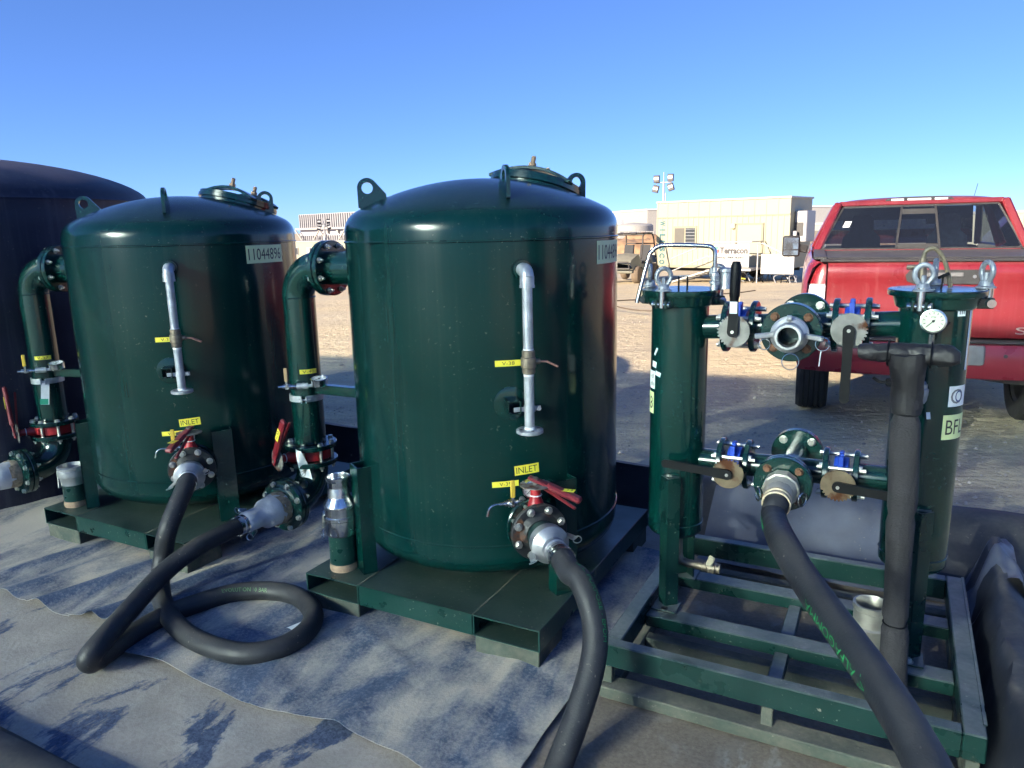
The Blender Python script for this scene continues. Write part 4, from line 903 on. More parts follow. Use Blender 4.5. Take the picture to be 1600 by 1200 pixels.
# manifolds
RP, RF = .0455, .0955
def manifold(z, zr, top):
    el, er = cL.x + VR_ - .01, cR.x - VR_ + .01; ec = -.322; nc = 2.858
    gaps = ((-.562, -.486), (-.182, -.104))
    x = el; segs = []
    for g0, g1 in gaps: segs.append((x, g0)); x = g1
    segs.append((x, er))
    zz = lambda e: lerp(z, zr, (e - el) / (er - el))
    for (a_, c_) in segs:
        b = nbm(); cyl(b, (a_, nc, zz(a_)), (c_, nc, zz(c_)), RP, None, 32); obj('manifold_pipe', b, GREEN_P, SK)
    for g0, g1 in gaps:
        fa = flange(SK, (g0 - .022, nc, zz(g0)), (1, 0, 0), RF, RP, .020, 4, bolts=False, name='valve_flange'); fb = flange(SK, (g1 + .022, nc, zz(g1)), (-1, 0, 0), RF, RP, .020, 4, bolts=False, name='valve_flange')
        for i in range(4):
            t = math.pi / 4 + i * math.pi / 2 + .15
            q = Vector((0, .076 * math.cos(t), .076 * math.sin(t))); inst('bolt', BOLT_S, axm(Vector((g1 + .022, nc, zz(g1))) + q, (1, 0, 0)), fb); inst('bolt', BOLT_S, axm(Vector((g0 - .022, nc, zz(g0))) + q, (-1, 0, 0)), fa)
        stud_ring(fa, (g0 - .04, nc, zz(g0)), (1, 0, 0), .076, 4, g1 - g0 + .085, .0085, .65, ZINC)
        em = (g0 + g1) / 2; zm = zz(em); b = nbm(); lathe(b, [(.04, -.026), (.064, -.024), (.064, .024), (.04, .026)], axm((em, nc, zm), (1, 0, 0)), 32, False, False)
        bar(b, (em, nc - .03, zm + .055), (em, nc - .03, zm + .095), .036, .016, .003, (1, 0, 0)); cyl(b, (em, nc - .05, zm), (em, nc - .135, zm), .021, .017, 16); bar(b, (em, nc - .064, zm - .04), (em, nc - .064, zm + .085), .018, .010, .002, (0, 1, 0))
        bv = obj('butterfly_valve', b, BLUE, SK)
        right = em > -.3; b = nbm(); yo = nc - .140
        a0, a1 = ((80, 250) if not right else (-40, 20)) if top else ((30, 160) if not right else (195, 330))
        pl = gear_poly(.058, 30, a0, a1, .008, 84); mt = axm((em, yo, zm), (0, -1, 0), (0, 0, 1)); prism(b, pl, mt, .004); dm = DISC if top else DISCR
        if top and not right: pass
        obj('notch_plate', b, dm, bv)
        hd = {(1, 0): Vector((.02, 0, 1)), (1, 1): Vector((0.0, 0, -1)), (0, 0): Vector((-1, 0, .06)), (0, 1): Vector((1, 0, -.06))}[(int(top), int(right))].normalized()
        h0 = Vector((em, yo - .012, zm)); b = nbm(); sd = hd.cross(Vector((0, -1, 0))); pl2 = []
        for i in range(9): t = math.pi / 2 + math.pi * i / 8; pl2.append((.019 * math.cos(t), .019 * math.sin(t)))
        pl2 += [(.10, -.015), (.235, -.016)] + [(.235 + .016 * math.cos(t), .016 * math.sin(t)) for t in [R(-60 + 30 * i) for i in range(5)]] + [(.235, .016), (.10, .015)]
        m_ = Matrix((hd, sd, Vector((0, -1, 0)))).transposed().to_4x4(); m_.translation = h0; prism(b, pl2, m_, .010)
        hv = obj('valve_lever', b, BLACK, bv); b = nbm(); cyl(b, h0 + Vector((0, -.010, 0)), h0 + Vector((0, -.014, 0)), .006, None, 10); obj('bolt', b, ZINC, bv)
        if top and not right:
            b = nbm(); tube(b, [h0 + hd * .11 + Vector((0, -.005, 0)), h0 + hd * .13 + Vector((0, -.005, 0)), h0 + hd * .235 + Vector((0, -.005, 0)), h0 + hd * .250 + Vector((0, -.005, 0))], .019, 12, rf=lambda t: (.014, .0185, .0185, .012)[min(3, int(t * 3 + .01))]); obj('lever_grip', b, BLACK, bv)
            flat_label(bv, h0 + hd * .088 + Vector((0, -.012, 0)), (0, -1, 0), (0, 0, 1), .026, .042, None, WHITE, name='sticker')
        elif top: pass
        if top or True:
            t_ = fit_text('ABZ' if False else '316', .05, .011) if False else None
    # tee with front and rear flanges
    z0 = zz(ec); b = nbm(); cyl(b, (ec, nc - .205, z0), (ec, nc + .235, z0), RP, None, 32); obj('tee_branch', b, GREEN_P, SK)
    f1 = flange(SK, (ec, nc - .150, z0), (0, -1, 0), .100, RP, .020, 4, bolts=False, name='tee_flange'); f2 = flange(SK, (ec, nc - .175, z0), (0, -1, 0), .100, RP, .020, 4, BOLT_R, name='tee_flange', rc=.076)
    f3 = flange(SK, (ec, nc + .205, z0), (0, 1, 0), .098, RP, .018, 4, bolts=False, name='rear_flange'); b = nbm(); cyl(b, (ec, nc + .225, z0), (ec, nc + .243, z0), .098, None, 40); f4 = obj('blind_flange', b, GREEN_P, SK)
    for i in range(4):
        t = math.pi / 4 + i * math.pi / 2; inst('bolt', BOLT, axm((ec + .076 * math.cos(t), nc + .205, z0 + .076 * math.sin(t)), (0, -1, 0)), f3)
    return ec, nc - .195, z0
tE, tN, tZ = manifold(1.292, 1.328, True)
lE, lN, lZ = manifold(.758, .770, False)
b = nbm(); mt = axm((tE, tN, tZ), (0.05, -1, 0)); lathe(b, [(.040, 0), (.052, .004), (.052, .022), (.056, .03), (.062, .034), (.062, .052), (.056, .056), (.056, .062), (.045, .068), (.045, .112), (.041, .116), (.034, .116), (.032, .110), (.032, .0)], mt, 40, False, False); cpo = obj('open_camlock', b, ALU, SK)
b = nbm(); lathe(b, [(.0318, .085), (.0315, -.10), (0, -.101)], mt, 32, False, False); obj('camlock_bore', b, BLACK, cpo)  # black lining painted in for the shade inside the open coupling
for sx_, sz_ in ((-1, 0), (1, 0), (0, 1)):
    b = nbm(); dv_ = Vector((sx_, 0, sz_)); p = mt @ (dv_.xzy * .058 if False else Vector((0, 0, .06))) + dv_ * .050; bar(b, p, p + dv_ * (.058 if sz_ == 0 else .02) + Vector((0, -.02, -.006)), .018, .016, .003, (0, 1, 0)); obj('camlock_ear', b, ALU, cpo)
for p_, l_ in ((Vector((-.075, -.06, -.035)), .018), (Vector((.012, -.07, -.088)), .027), (Vector((.108, -.06, -.025)), .022)):
    b = nbm(); torus(b, Vector((tE, tN, tZ)) + p_, (0.3, -1, .1), l_, .0017, 28, 6); obj('pull_ring', b, STEEL, cpo)
b = nbm(); q = Vector((tE + .105, tN - .06, tZ - .045)); bar(b, q, q + Vector((-.004, 0, -.055)), .006, .003, .001); obj('pull_pin', b, WHITE, cpo)
hd_ = Vector((.06, -.86, -.50)).normalized(); b = nbm(); mt = axm((lE, lN, lZ), Vector((.02, -1, -.12))); lathe(b, [(.044, 0), (.060, .004), (.062, .03), (.064, .05), (.058, .054), (.050, .075), (.046, .095)], mt, 10); lathe(b, [(.047, .06), (.049, .10), (.046, .118), (.040, .12)], mt, 32); hc = obj('hose_coupling', b, mat('yellowed_aluminium', (.52, .48, .40), .45, .6, .15, 20, .08, 80), SK)
b = nbm(); lathe(b, [(.045, .118), (.048, .120), (.048, .134), (.044, .136), (.044, .146), (.048, .148), (.048, .160), (.043, .162)], mt, 32, False, False); obj('hose_clamp', b, mat('tan_hose_band', (.50, .40, .27), .5), hc)
for s_ in (-1, 1):
    b = nbm(); p = mt @ Vector((s_ * .062, 0, .05)); torus(b, p + Vector((s_ * .012, -.01, -.02)), (1, -.5 * s_, 0), .024, .003, 24, 6); obj('pull_ring', b, STEEL, hc)
hoseD0, hoseDd = mt @ Vector((0, 0, .15)), mt.to_3x3() @ Vector((0, 0, 1))
# pressure gauge and fittings on the right vessel
b = nbm(); g0 = Vector((.10, cR.y - VR_ - .055, 1.350)); cyl(b, g0 - Vector((0, 0, .075)), g0 - Vector((0, 0, .03)), .009, None, 10); lathe(b, [(.014, 0), (.014, .018), (.010, .02)], Matrix.Translation(g0 - Vector((0, 0, .082))), 6); tube(b, [g0 - Vector((0, 0, .075)), g0 + Vector((0, .03, -.078)), g0 + Vector((0, .075, -.078))], .009, 8); obj('gauge_stem', b, STEEL, SK)
pressure_gauge(SK, g0 + Vector((0, .0, .012)), (0.02, -1, .05), .036, False)
b = nbm(); q = Vector((.092, cR.y - VR_ - .025, 1.115)); lathe(b, [(.006, -.03), (.012, -.02), (.015, 0), (.016, .018), (.011, .022), (.011, .035)], Matrix.Translation(q), 14); tube(b, [q + Vector((0, 0, .03)), q + Vector((0, .03, .034))], .008, 8); obj('air_vent', b, GALV, SK)
cyl_label(VRt, cR, VR_, R(-36), 1.0, .105, .085, 'BFL', PALEY, 0, 'number_plate', .082, .050)
lg_ = cyl_label(VRt, cR, VR_, R(-36), 1.105, .082, .070, None, WHITE, 0, 'logo_sticker')
b = text_bm('O', 1); bb = fit_text('O', .052, .050)
for v in bb.verts: v.co.z = .0022; v.co.x -= .008
b.free(); wrapcyl(bb, cR, VR_, R(-36), 1.105); obj('logo_mark', bb, INK_G, lg_, smooth=False)
bb = fit_text('O', .030, .040)
for v in bb.verts: v.co.z = .0024; v.co.x -= .002
wrapcyl(bb, cR, VR_, R(-36), 1.105); obj('logo_mark', bb, mat('navy_ink', (.02, .04, .16), .5), lg_, smooth=False)
for (x, z, w_, h_, rt) in ((.046, 1.383, .030, .024, 0), (-.028, 1.04, .012, .024, R(8)), (-.058, 1.14, .012, .022, 0)):
    cyl_label(VRt, cR, VR_, R(-88) + (x + .03) / VR_, z, w_, h_, 'III' if w_ > .02 else None, WHITE, rt, 'sticker', .018, .012)
cyl_label(VRt, cR, VR_, R(-24), 1.30, .014, .22, None, mat('ruler_sticker', (.55, .60, .66), .5), 0, 'sticker')
b = plate_bm(.006, .045); wrapcyl(b, cR, VR_ + .001, R(-75), 1.335, R(-38)); obj('tape_mark', b, INK, VRt, smooth=False)
cyl_label(VL_, cL, VR_, R(-149), .992, .062, .088, '18', PALEY, 0, 'number_plate', .046, .050)
lg_ = cyl_label(VL_, cL, VR_, R(-146), 1.085, .062, .072, None, WHITE, 0, 'logo_sticker')
for tx, dz in (('d', .016), ('els', -.014)):
    bb = fit_text(tx, .018 if tx == 'd' else .032, .017)
    for v in bb.verts: v.co.z = .002; v.co.x += .012
    wrapcyl(bb, cL, VR_, R(-146), 1.085 + dz); obj('logo_mark', bb, INK, lg_, smooth=False)
for (a, z, w_, h_, rt) in ((R(-128), 1.20, .010, .034, R(-30)), (R(-133), 1.148, .028, .024, R(-8)), (R(-121), 1.113, .030, .018, R(-14))): cyl_label(VL_, cL, VR_, a, z, w_, h_, None, WHITE, rt, 'sticker')
# vent pipe and tube over the lids
q0 = cL + Vector((.085, .02, 1.437)); b = nbm()
pts = catmull([q0 + Vector((.045, -.03, .07)), q0 + Vector((.045, -.03, .135)), q0 + Vector((.035, -.032, .155)), q0 + Vector((.01, -.035, .163)), q0 + Vector((-.12, -.05, .168)), q0 + Vector((-.165, -.057, .163)), q0 + Vector((-.188, -.063, .145)), q0 + Vector((-.20, -.068, .12)), q0 + Vector((-.232, -.085, -.02)), q0 + Vector((-.238, -.088, -.052))], 6)
tube(b, pts, .0085, 12); obj('vent_tube', b, STEEL, SK)
b = nbm(); lathe(b, [(.014, 0), (.014, .02), (.018, .022), (.018, .03), (.012, .034), (.012, .05), (.016, .052), (.016, .062), (.010, .066), (.010, .082)], Matrix.Translation(q0 + Vector((.045, -.03, 0))), 10); lathe(b, [(.024, 0), (.020, .018), (.022, .06), (.030, .064), (.030, .076), (.016, .08)], Matrix.Translation(q0 + Vector((.078, .015, 0))), 16); obj('vent_valve', b, GALV, SK)
for x in (-.085, -.052):
    b = nbm(); cyl(b, q0 + Vector((x, -.05, 0)), q0 + Vector((x, -.05, .052)), .0035, None, 8); obj('lid_handle_post', b, BLACK, SK)
b = nbm(); bar(b, q0 + Vector((-.088, -.05, .05)), q0 + Vector((-.045, -.05, .052)), .006, .005, .001); obj('lid_handle', b, GALV, SK)
q0 = cR + Vector((-.035, .01, 1.452)); b = nbm(); tube(b, catmull([q0 + Vector((-.012, 0, .03)), q0 + Vector((-.012, 0, .105)), q0 + Vector((-.002, 0, .128)), q0 + Vector((.022, 0, .130)), q0 + Vector((.048, 0, .095)), q0 + Vector((.066, .0, .04)), q0 + Vector((.074, 0, .003))], 6), .0075, 10); obj('vent_hose', b, mat('olive_tube', (.16, .13, .08), .5), SK)
b = nbm(); cyl(b, q0 + Vector((-.012, 0, .0)), q0 + Vector((-.012, 0, .10)), .013, None, 12); cyl(b, q0 + Vector((-.06, 0, .07)), q0 + Vector((.0, 0, .07)), .009, None, 10); obj('vent_valve', b, BRASS, SK)
b = nbm(); bar(b, q0 + Vector((.046, -.03, 0)), q0 + Vector((.050, -.03, .05)), .008, .006, .001); bar(b, q0 + Vector((.034, -.03, .036)), q0 + Vector((.066, -.03, .052)), .010, .010, .002); obj('cable_tie', b, BLACK, SK)

# ------------------------------------------------------------------ hoses
def hose(name, pts, r, label, n=10, cat='hose', m=RUBBER):
    P_ = catmull(pts, n); b = nbm(); tube(b, P_, r, 20, rf=lambda t: r * (1 + .012 * noise.noise(Vector((t * 14, r, 3))) + .006 * noise.noise(Vector((t * 60, 2, 1))))); o = site_mesh(obj(name, b, m, ang=70)); tag(o, label, cat); return o, P_
def hose_text(o, P_, r, text, s0, ang, height, m=GREENINK, flip=False, sx=1.0, side=None):
    """print lettering along a hose path; 'side' is the direction (site frame) the print faces"""
    bm = text_bm(text, height / 0.7); xs = [v.co.x for v in bm.verts]; x0 = min(xs)
    es = [e for e in bm.edges if e.calc_length() > .03]
    cum = [0]
    for a, c_ in zip(P_, P_[1:]): cum.append(cum[-1] + (c_ - a).length)
    for v in bm.verts:
        s_ = s0 + (v.co.x - x0) * sx * (-1 if flip else 1); yy = v.co.y * (-1 if flip else 1)
        k = 0
        while k < len(cum) - 2 and cum[k + 1] < s_: k += 1
        f_ = (s_ - cum[k]) / max(1e-6, cum[k + 1] - cum[k]); p = P_[k].lerp(P_[k + 1], f_); t = (P_[min(k + 2, len(P_) - 1)] - P_[max(0, k - 1)]).normalized()
        sd = Vector(side); sd = (sd - t * sd.dot(t)).normalized(); up = sd.cross(t); a = yy / r
        v.co = p + (sd * math.cos(a) + up * math.sin(a)) * (r + .0012)
    return obj('lettering', bm, m, o, smooth=False)
HR = .043
i0 = Vector(inC); idr = Vector(inCd)
pts = [i0 - idr * .02, i0 + idr * .03, i0 + idr * .09 + Vector((0, 0, -.02))] + [onN(u, v, n_) for u, v, n_ in ((904, 904, 2.19), (918, 932, 2.155), (928, 968, 2.12), (930, 1006, 2.08), (924, 1047, 2.03), (911, 1092, 1.97), (894, 1142, 1.90), (870, 1205, 1.805), (843, 1285, 1.66), (812, 1400, 1.47))]
hs, PP = hose('suction_hose', pts, HR, 'black rubber hose curving from the centre tank inlet to the bottom edge of the photo')
hose_text(hs, PP, HR, 'ALL PURPOSE - EPDM', .13, 0, .016, side=(.88, -.30, .35), sx=1.2)
i0 = Vector(inL); idr = Vector(inLd); o0 = Vector(outC); od = Vector(outCd)
pts = [i0 - idr * .02, i0 + idr * .03] + [onZ(u, v, z) for u, v, z in ((263, 825, .36), (255, 868, .22), (250, 912, .11), (257, 948, .068), (284, 985, .064), (330, 1010, .062), (385, 1021, .062), (440, 1011, .062), (480, 985, .062), (489, 957, .062), (465, 932, .062), (420, 923, .062), (370, 926, .062), (310, 942, .064), (258, 962, .056), (212, 988, .048), (172, 1016, .046), (146, 1034, .056), (139, 1028, .10), (158, 1003, .136), (205, 950, .165), (258, 893, .205), (308, 855, .255))] + [o0 + od * .03, o0 - od * .02]
hs, PP = hose('transfer_hose', pts, HR, 'black rubber hose looped on the liner between the two tanks')
hose_text(hs, PP, HR, 'EVOLUTION 10 BAR', 2.36, 0, .018, mat('faded_green_print', (.10, .20, .08), .6), side=(-.1, -.85, .45), flip=True)
pts = [hoseD0 - hoseDd * .02, hoseD0 + hoseDd * .02, hoseD0 + hoseDd * .06 + Vector((0, 0, -.02))]
for u, v, d in ((1222, 845, 2.12), (1262, 912, 1.93), (1325, 1000, 1.70), (1388, 1090, 1.50), (1440, 1180, 1.36), (1490, 1290, 1.22)):
    p = onD(u, v, d); pts.append(Vector((p.dot(E_), p.dot(N_), p.z)))
hs, PP = hose('discharge_hose', pts, .041, 'black rubber hose with green print leading from the skid over its front rail')
hose_text(hs, PP, .041, '20B EVOLUTION', .36, 0, .019, side=(-.86, -.50, .10), flip=True, sx=1.1); hose_text(hs, PP, .041, '<| ALFAGOMMA', 1.10, 0, .021, side=(-.93, -.34, .10), flip=True, sx=1.6)

# ------------------------------------------------------------------ insulated standpipe and loose coupling in the frame
ST = site_thing('standpipe', (.06, 2.52, 0), 'black foam insulated standpipe with a cloth wrapped tee on top', 'standpipe')
b = nbm(); pts = [Vector((.076, 2.50, .03))] + [Vector((.078 - .035 * t, 2.50 + .005 * math.sin(t * 7), lerp(.03, 1.17, t))) for t in [i / 46 for i in range(1, 47)]]
def rf(t):
    z = t * 1.14 + .03; d = min(abs(z - q) for q in (.40, .78, 1.10)); return .041 - .008 * math.exp(-(d / .012) ** 2) + .003 * math.sin(z * 9)
tube(b, pts, .04, 20, rf=rf)
for v in b.verts: v.co += Vector(noise.noise_vector(v.co * 9)) * .004
obj('foam_sleeve', b, FOAM, ST, ang=70)
for z in (.40, .78, 1.10):
    b = nbm(); torus(b, Vector((.078 - .035 * z / 1.17, 2.50, z)), (0, 0, 1), .0355, .0025, 24, 6); obj('cable_tie', b, BLACK, ST)
b = nbm(); p0, p1 = Vector((-.10, 2.50, 1.285)), Vector((.172, 2.485, 1.285)); tube(b, [p0.lerp(p1, i / 16) for i in range(17)], .03, 18, rf=lambda t: .022 + .006 * min(1, t * 4) + .006 * t - .014 * max(0, (t - .92) * 12) + .002 * math.sin(t * 23))
tube(b, [Vector((.035, 2.49, 1.29)), Vector((.037, 2.495, 1.24)), Vector((.042, 2.50, 1.17)), Vector((.044, 2.50, 1.10))], .04, 18, rf=lambda t: .056 - .018 * t)
bmesh.ops.subdivide_edges(b, edges=b.edges, cuts=2, use_grid_fill=True)
for v in b.verts: v.co += Vector(noise.noise_vector(v.co * 13)) * .009 + Vector(noise.noise_vector(v.co * 42)) * .0045
obj('cloth_wrap', b, CLOTH, ST, ang=60)
for t in (.30, .72):
    b = nbm(); torus(b, p0.lerp(p1, t), p1 - p0, .0385, .0025, 24, 6); obj('cable_tie', b, BLACK, ST)
LC = site_thing('loose_coupling', (-.005, 2.70, 0), 'weathered camlock coupling standing inside the skid frame beside the standpipe', 'coupling')
b = nbm(); lathe(b, [(.046, .0), (.048, .10), (.050, .16), (.054, .19), (.060, .20), (.060, .25), (.064, .256), (.064, .27), (.058, .275), (.058, .33), (.062, .335), (.062, .352), (.054, .354), (.050, .345), (.050, .22), (0, .22)], Matrix.Translation((-.005, 2.70, .005)), 36, True, False); obj('coupling_body', b, mat('tarnished_alloy', (.40, .38, .33), .45, .75, .2, 20, .1, 80), LC)
b = nbm(); bar(b, (.045, 2.75, .33), (.05, 2.755, .45), .024, .010, .004); obj('camlock_ear', b, STEEL, LC)

# ------------------------------------------------------------------ big black poly tank
PT = world_thing('poly_tank', (-4.08, 5.50, -0.02), 0, 'big black plastic storage tank with a low domed top at the left edge', 'storage tank')
b = nbm(); RPt = 1.36; prof = [(RPt, 0)] + [(RPt + .004 * math.sin(i * 1.7), 1.94 * i / 24) for i in range(1, 24)] + [(RPt, 1.94), (RPt + .006, 1.955), (RPt - .02, 1.985)]
prof += [(RPt * math.cos(t) * .985, 1.985 + .30 * math.sin(t) ** 1.25) for t in [R(6 * i + 4) for i in range(14)]] + [(0, 2.285)]
lathe(b, prof, None, 96, False, False); obj('tank_body', b, POLY, PT, ang=40)
b = nbm(); lathe(b, [(.25, 2.26), (.25, 2.30), (.28, 2.30), (.28, 2.33), (0, 2.34)], None, 40, False, False); obj('tank_lid', b, POLY, PT)
# ------------------------------------------------------------------ added unseen screen behind the camera: shades the yard, lets tinted soft sunlight through
def filter_mat():
    m, t, nd, L = nodes_mat('added_blue_filter'); nd.remove(nd['Principled BSDF']); o = nd['Material Output']
    a = nd.new('ShaderNodeBsdfTransparent'); a.inputs[0].default_value = FILTER_TINT; d = nd.new('ShaderNodeBsdfDiffuse'); d.inputs[0].default_value = (.04, .07, .13, 1)
    mx = nd.new('ShaderNodeMixShader'); mx.inputs[0].default_value = 0.05; rf = nd.new('ShaderNodeBsdfRefraction'); rf.inputs['Color'].default_value = FILTER_SOFT; rf.inputs['Roughness'].default_value = .62; rf.inputs['IOR'].default_value = 1.3
    m2 = nd.new('ShaderNodeMixShader'); m2.inputs[0].default_value = 0.86; L(a.outputs[0], m2.inputs[1]); L(rf.outputs[0], m2.inputs[2]); L(m2.outputs[0], mx.inputs[1]); L(d.outputs[0], mx.inputs[2]); L(mx.outputs[0], o.inputs[0]); return m
FILTER_TINT = (0.62, 0.86, 1.0, 1); FILTER_SOFT = (0.66, 0.91, 1.0, 1)
SH = world_thing('added_shade_screen', (0, 0, 0), R(-22), 'added unseen screen behind the camera, letting softened blue sunlight into the shade', 'scaffold')
b = nbm(); vs = [b.verts.new(p) for p in ((-40, -5, 0), (3, -5, 0), (3, -5, 5.57), (-40, -5, 5.57))]; b.faces.new(vs); obj('added_filter_sheet', b, filter_mat(), SH, smooth=False)
for i in range(19):
    b = nbm(); cyl(b, (-40 + 2.39 * i, -5.3, 0), (-40 + 2.39 * i, -5.3, 5.5), .025, None, 8); obj('added_screen_pole', b, GALV, SH)
for z in (1.9, 3.7, 5.45): b = nbm(); cyl(b, (-40, -5.27, z), (3, -5.27, z), .025, None, 8); obj('added_screen_ledger', b, GALV, SH)

# ------------------------------------------------------------------ red pickup truck
CAR = mat('red_car_paint', (0.155, 0.009, 0.014), 0.3, 0.0, 0.12, 3, 0.02, 12, 0.25, dcol=(.40, .26, .24), coat=0.5, rvar=.05, speck=.35, streak=.07, side=.07)
TRIM = mat('black_trim', (0.018, 0.018, 0.02), 0.5, 0, 0.2, 20, 0.1, 120, 0.3)
TYRE = mat('tyre_rubber', (0.022, 0.022, 0.023), 0.8, 0, 0.3, 20, 0.2, 90, 0.4, side=0.35, dcol=(.16, .14, .115))
CHROME = mat('chrome', (0.7, 0.7, 0.72), 0.15, 1.0, 0.05, 10)
LAMP = mat('clear_lamp', (0.72, 0.70, 0.70), 0.15, 0.3, 0.15, 40, 0.2, 60)
SEAT = mat('seat_cloth', (0.05, 0.052, 0.055), 0.9, 0, 0.2, 20)
SEATL = mat('seat_leather', (0.16, 0.17, 0.17), 0.7, 0, 0.2, 20)
UNDER = mat('underbody', (0.03, 0.028, 0.026), 0.8, 0.2, 0.4, 15, .2, 50, .3)
def glass(name, tint, alpha):
    m, t, nd, L = nodes_mat(name); nd.remove(nd['Principled BSDF']); o = nd['Material Output']
    a = nd.new('ShaderNodeBsdfTransparent'); a.inputs[0].default_value = (*tint, 1); g_ = nd.new('ShaderNodeBsdfGlossy'); g_.inputs['Roughness'].default_value = .03
    fr = nd.new('ShaderNodeFresnel'); fr.inputs[0].default_value = 1.5; mx = nd.new('ShaderNodeMixShader'); L(fr.outputs[0], mx.inputs[0]); L(a.outputs[0], mx.inputs[1]); L(g_.outputs[0], mx.inputs[2])
    df = nd.new('ShaderNodeBsdfDiffuse'); df.inputs[0].default_value = (.16, .20, .28, 1); m2 = nd.new('ShaderNodeMixShader'); m2.inputs[0].default_value = alpha; L(mx.outputs[0], m2.inputs[1]); L(df.outputs[0], m2.inputs[2]); L(m2.outputs[0], o.inputs[0]); return m
GLASS = glass('tinted_glass', (.36, .42, .50), .045); GLASSD = glass('window_glass', (.35, .40, .42), .05)
TRYAW = R(-22)
TR = world_thing('pickup_truck', (3.19, 5.42, -0.012), TRYAW, 'red pickup truck parked tail first behind the filter skid', 'truck')
def sheetpoly(b, rows):
    G = [[b.verts.new(p) for p in r] for r in rows]
    for a, c in zip(G, G[1:]):
        for i in range(len(a) - 1): b.faces.new((a[i], a[i + 1], c[i + 1], c[i]))
# body side + bed as a lofted section (x across, y forward, z up); sections front of tail
def section(y, hw, zlo, zb_, zs, inset):
    return [(-hw + .02, y, zlo), (-hw, y, zlo + .12), (-hw - .0, y, zb_), (-hw + .015, y, zs - .16), (-hw + .045, y, zs - .05), (-hw + inset, y, zs)]
b = nbm()
for s_ in (-1, 1):
    rows = []
    for y, hw, zlo, zb_, zs, ins in ((.16, .96, .62, .85, 1.375, .10), (.20, .985, .60, .85, 1.385, .09), (.5, 1.0, .56, .85, 1.39, .08), (1.75, 1.01, .50, .85, 1.40, .08), (1.78, 1.01, .48, .85, 1.41, .08), (4.0, 1.01, .48, .85, 1.40, .09), (4.9, .98, .52, .85, 1.22, .12), (5.4, .92, .55, .85, 1.12, .16)):
        rows.append([(-s_ * x, y_, z_) for x, y_, z_ in section(y, hw, zlo, zb_, zs, ins)])
    sheetpoly(b, rows)
box(b, (0, 4.85, 1.16), (1.75, 1.3, .16), None, .05, 3); box(b, (0, 1.0, .74), (1.86, 1.6, .04)); box(b, (0, 1.74, 1.05), (1.84, .04, .66))
body = obj('body', b, CAR, TR, ang=40)
# tailgate
b = nbm(); rows = []
for (z, y) in ((.815, .135), (.83, .120), (.90, .118), (1.08, .120), (1.20, .128), (1.235, .118), (1.29, .112), (1.335, .115), (1.36, .13), (1.372, .16)):
    rows.append([(-.80 + 1.60 * i / 20, y - .018 * (1 - abs(i / 10 - 1) ** 3), z) for i in range(21)])
sheetpoly(b, rows); box(b, (0, .17, 1.09), (1.58, .04, .55)); tg = obj('tailgate', b, CAR, TR, ang=50)
b = nbm(); box(b, (0, .175, 1.385), (1.72, .10, .022), None, .006); bar(b, (-.86, .2, 1.402), (-.86, 1.72, 1.41), .10, .02, .004); bar(b, (.86, .2, 1.402), (.86, 1.72, 1.41), .10, .02, .004); obj('bed_rail_cap', b, TRIM, TR)
b = nbm(); box(b, (0, .98, 1.40), (1.62, 1.52, .012), None, .004); obj('tonneau_cover', b, TRIM, TR)
b = nbm(); pl = [(-.27, -.035), (-.22, -.055), (.20, -.055), (.27, -.03), (.285, .01), (.26, .05), (-.25, .05), (-.28, .01)]; prism(b, pl, axm((.02, .112, 1.268), (0, -1, 0), (0, 0, 1)), .022); hb_ = obj('tailgate_handle', b, TRIM, tg)
b = nbm(); box(b, (.0, .086, 1.282), (.24, .012, .030), None, .004); obj('handle_paddle', b, mat('grey_plastic', (.12, .12, .125), .45, 0, .1, 20), hb_)
b = nbm(); cyl(b, (.19, .095, 1.268), (.19, .084, 1.268), .013, None, 16); obj('key_lock', b, CHROME, hb_)
t_ = fit_text('SL', .17, .052); bmesh.ops.translate(t_, verts=t_.verts, vec=(0, 0, .002)); r_ = bmesh.ops.extrude_face_region(t_, geom=list(t_.faces)); bmesh.ops.translate(t_, verts=[v for v in r_['geom'] if isinstance(v, bmesh.types.BMVert)], vec=(0, 0, .006)); bmesh.ops.transform(t_, matrix=axm((.57, .112, .875), (0, -1, 0), (0, 0, 1)), verts=t_.verts); obj('badge', t_, CHROME, tg, smooth=False)
for s_ in (-1, 1):
    b = nbm(); rows = []
    for z, x0, x1, y in ((.98, .815, .945, .150), (.99, .812, .965, .142), (1.10, .812, .970, .142), (1.19, .812, .955, .150), (1.205, .815, .94, .160)):
        rows.append([(s_ * (x0 + (x1 - x0) * i / 6), y + .09 * (i / 6) ** 3, z) for i in range(7)])
    sheetpoly(b, rows); obj('tail_lamp', b, LAMP, TR)
    b = nbm(); rows = []
    for z, x1, y in ((1.205, .955, .15), (1.27, .93, .155), (1.33, .905, .165), (1.375, .87, .19)): rows.append([(s_ * (.812 + (x1 - .812) * i / 6), y + .09 * (i / 6) ** 3, z) for i in range(7)])
    sheetpoly(b, rows)
    rows = [[(s_ * (.812 + (.15) * i / 6), y + .09 * (i / 6) ** 3, z) for i in range(7)] for z, y in ((.80, .15), (.98, .15))]; sheetpoly(b, rows); box(b, (s_ * .865, .31, 1.08), (.13, .16, .57)); obj('rear_fender', b, CAR, TR)
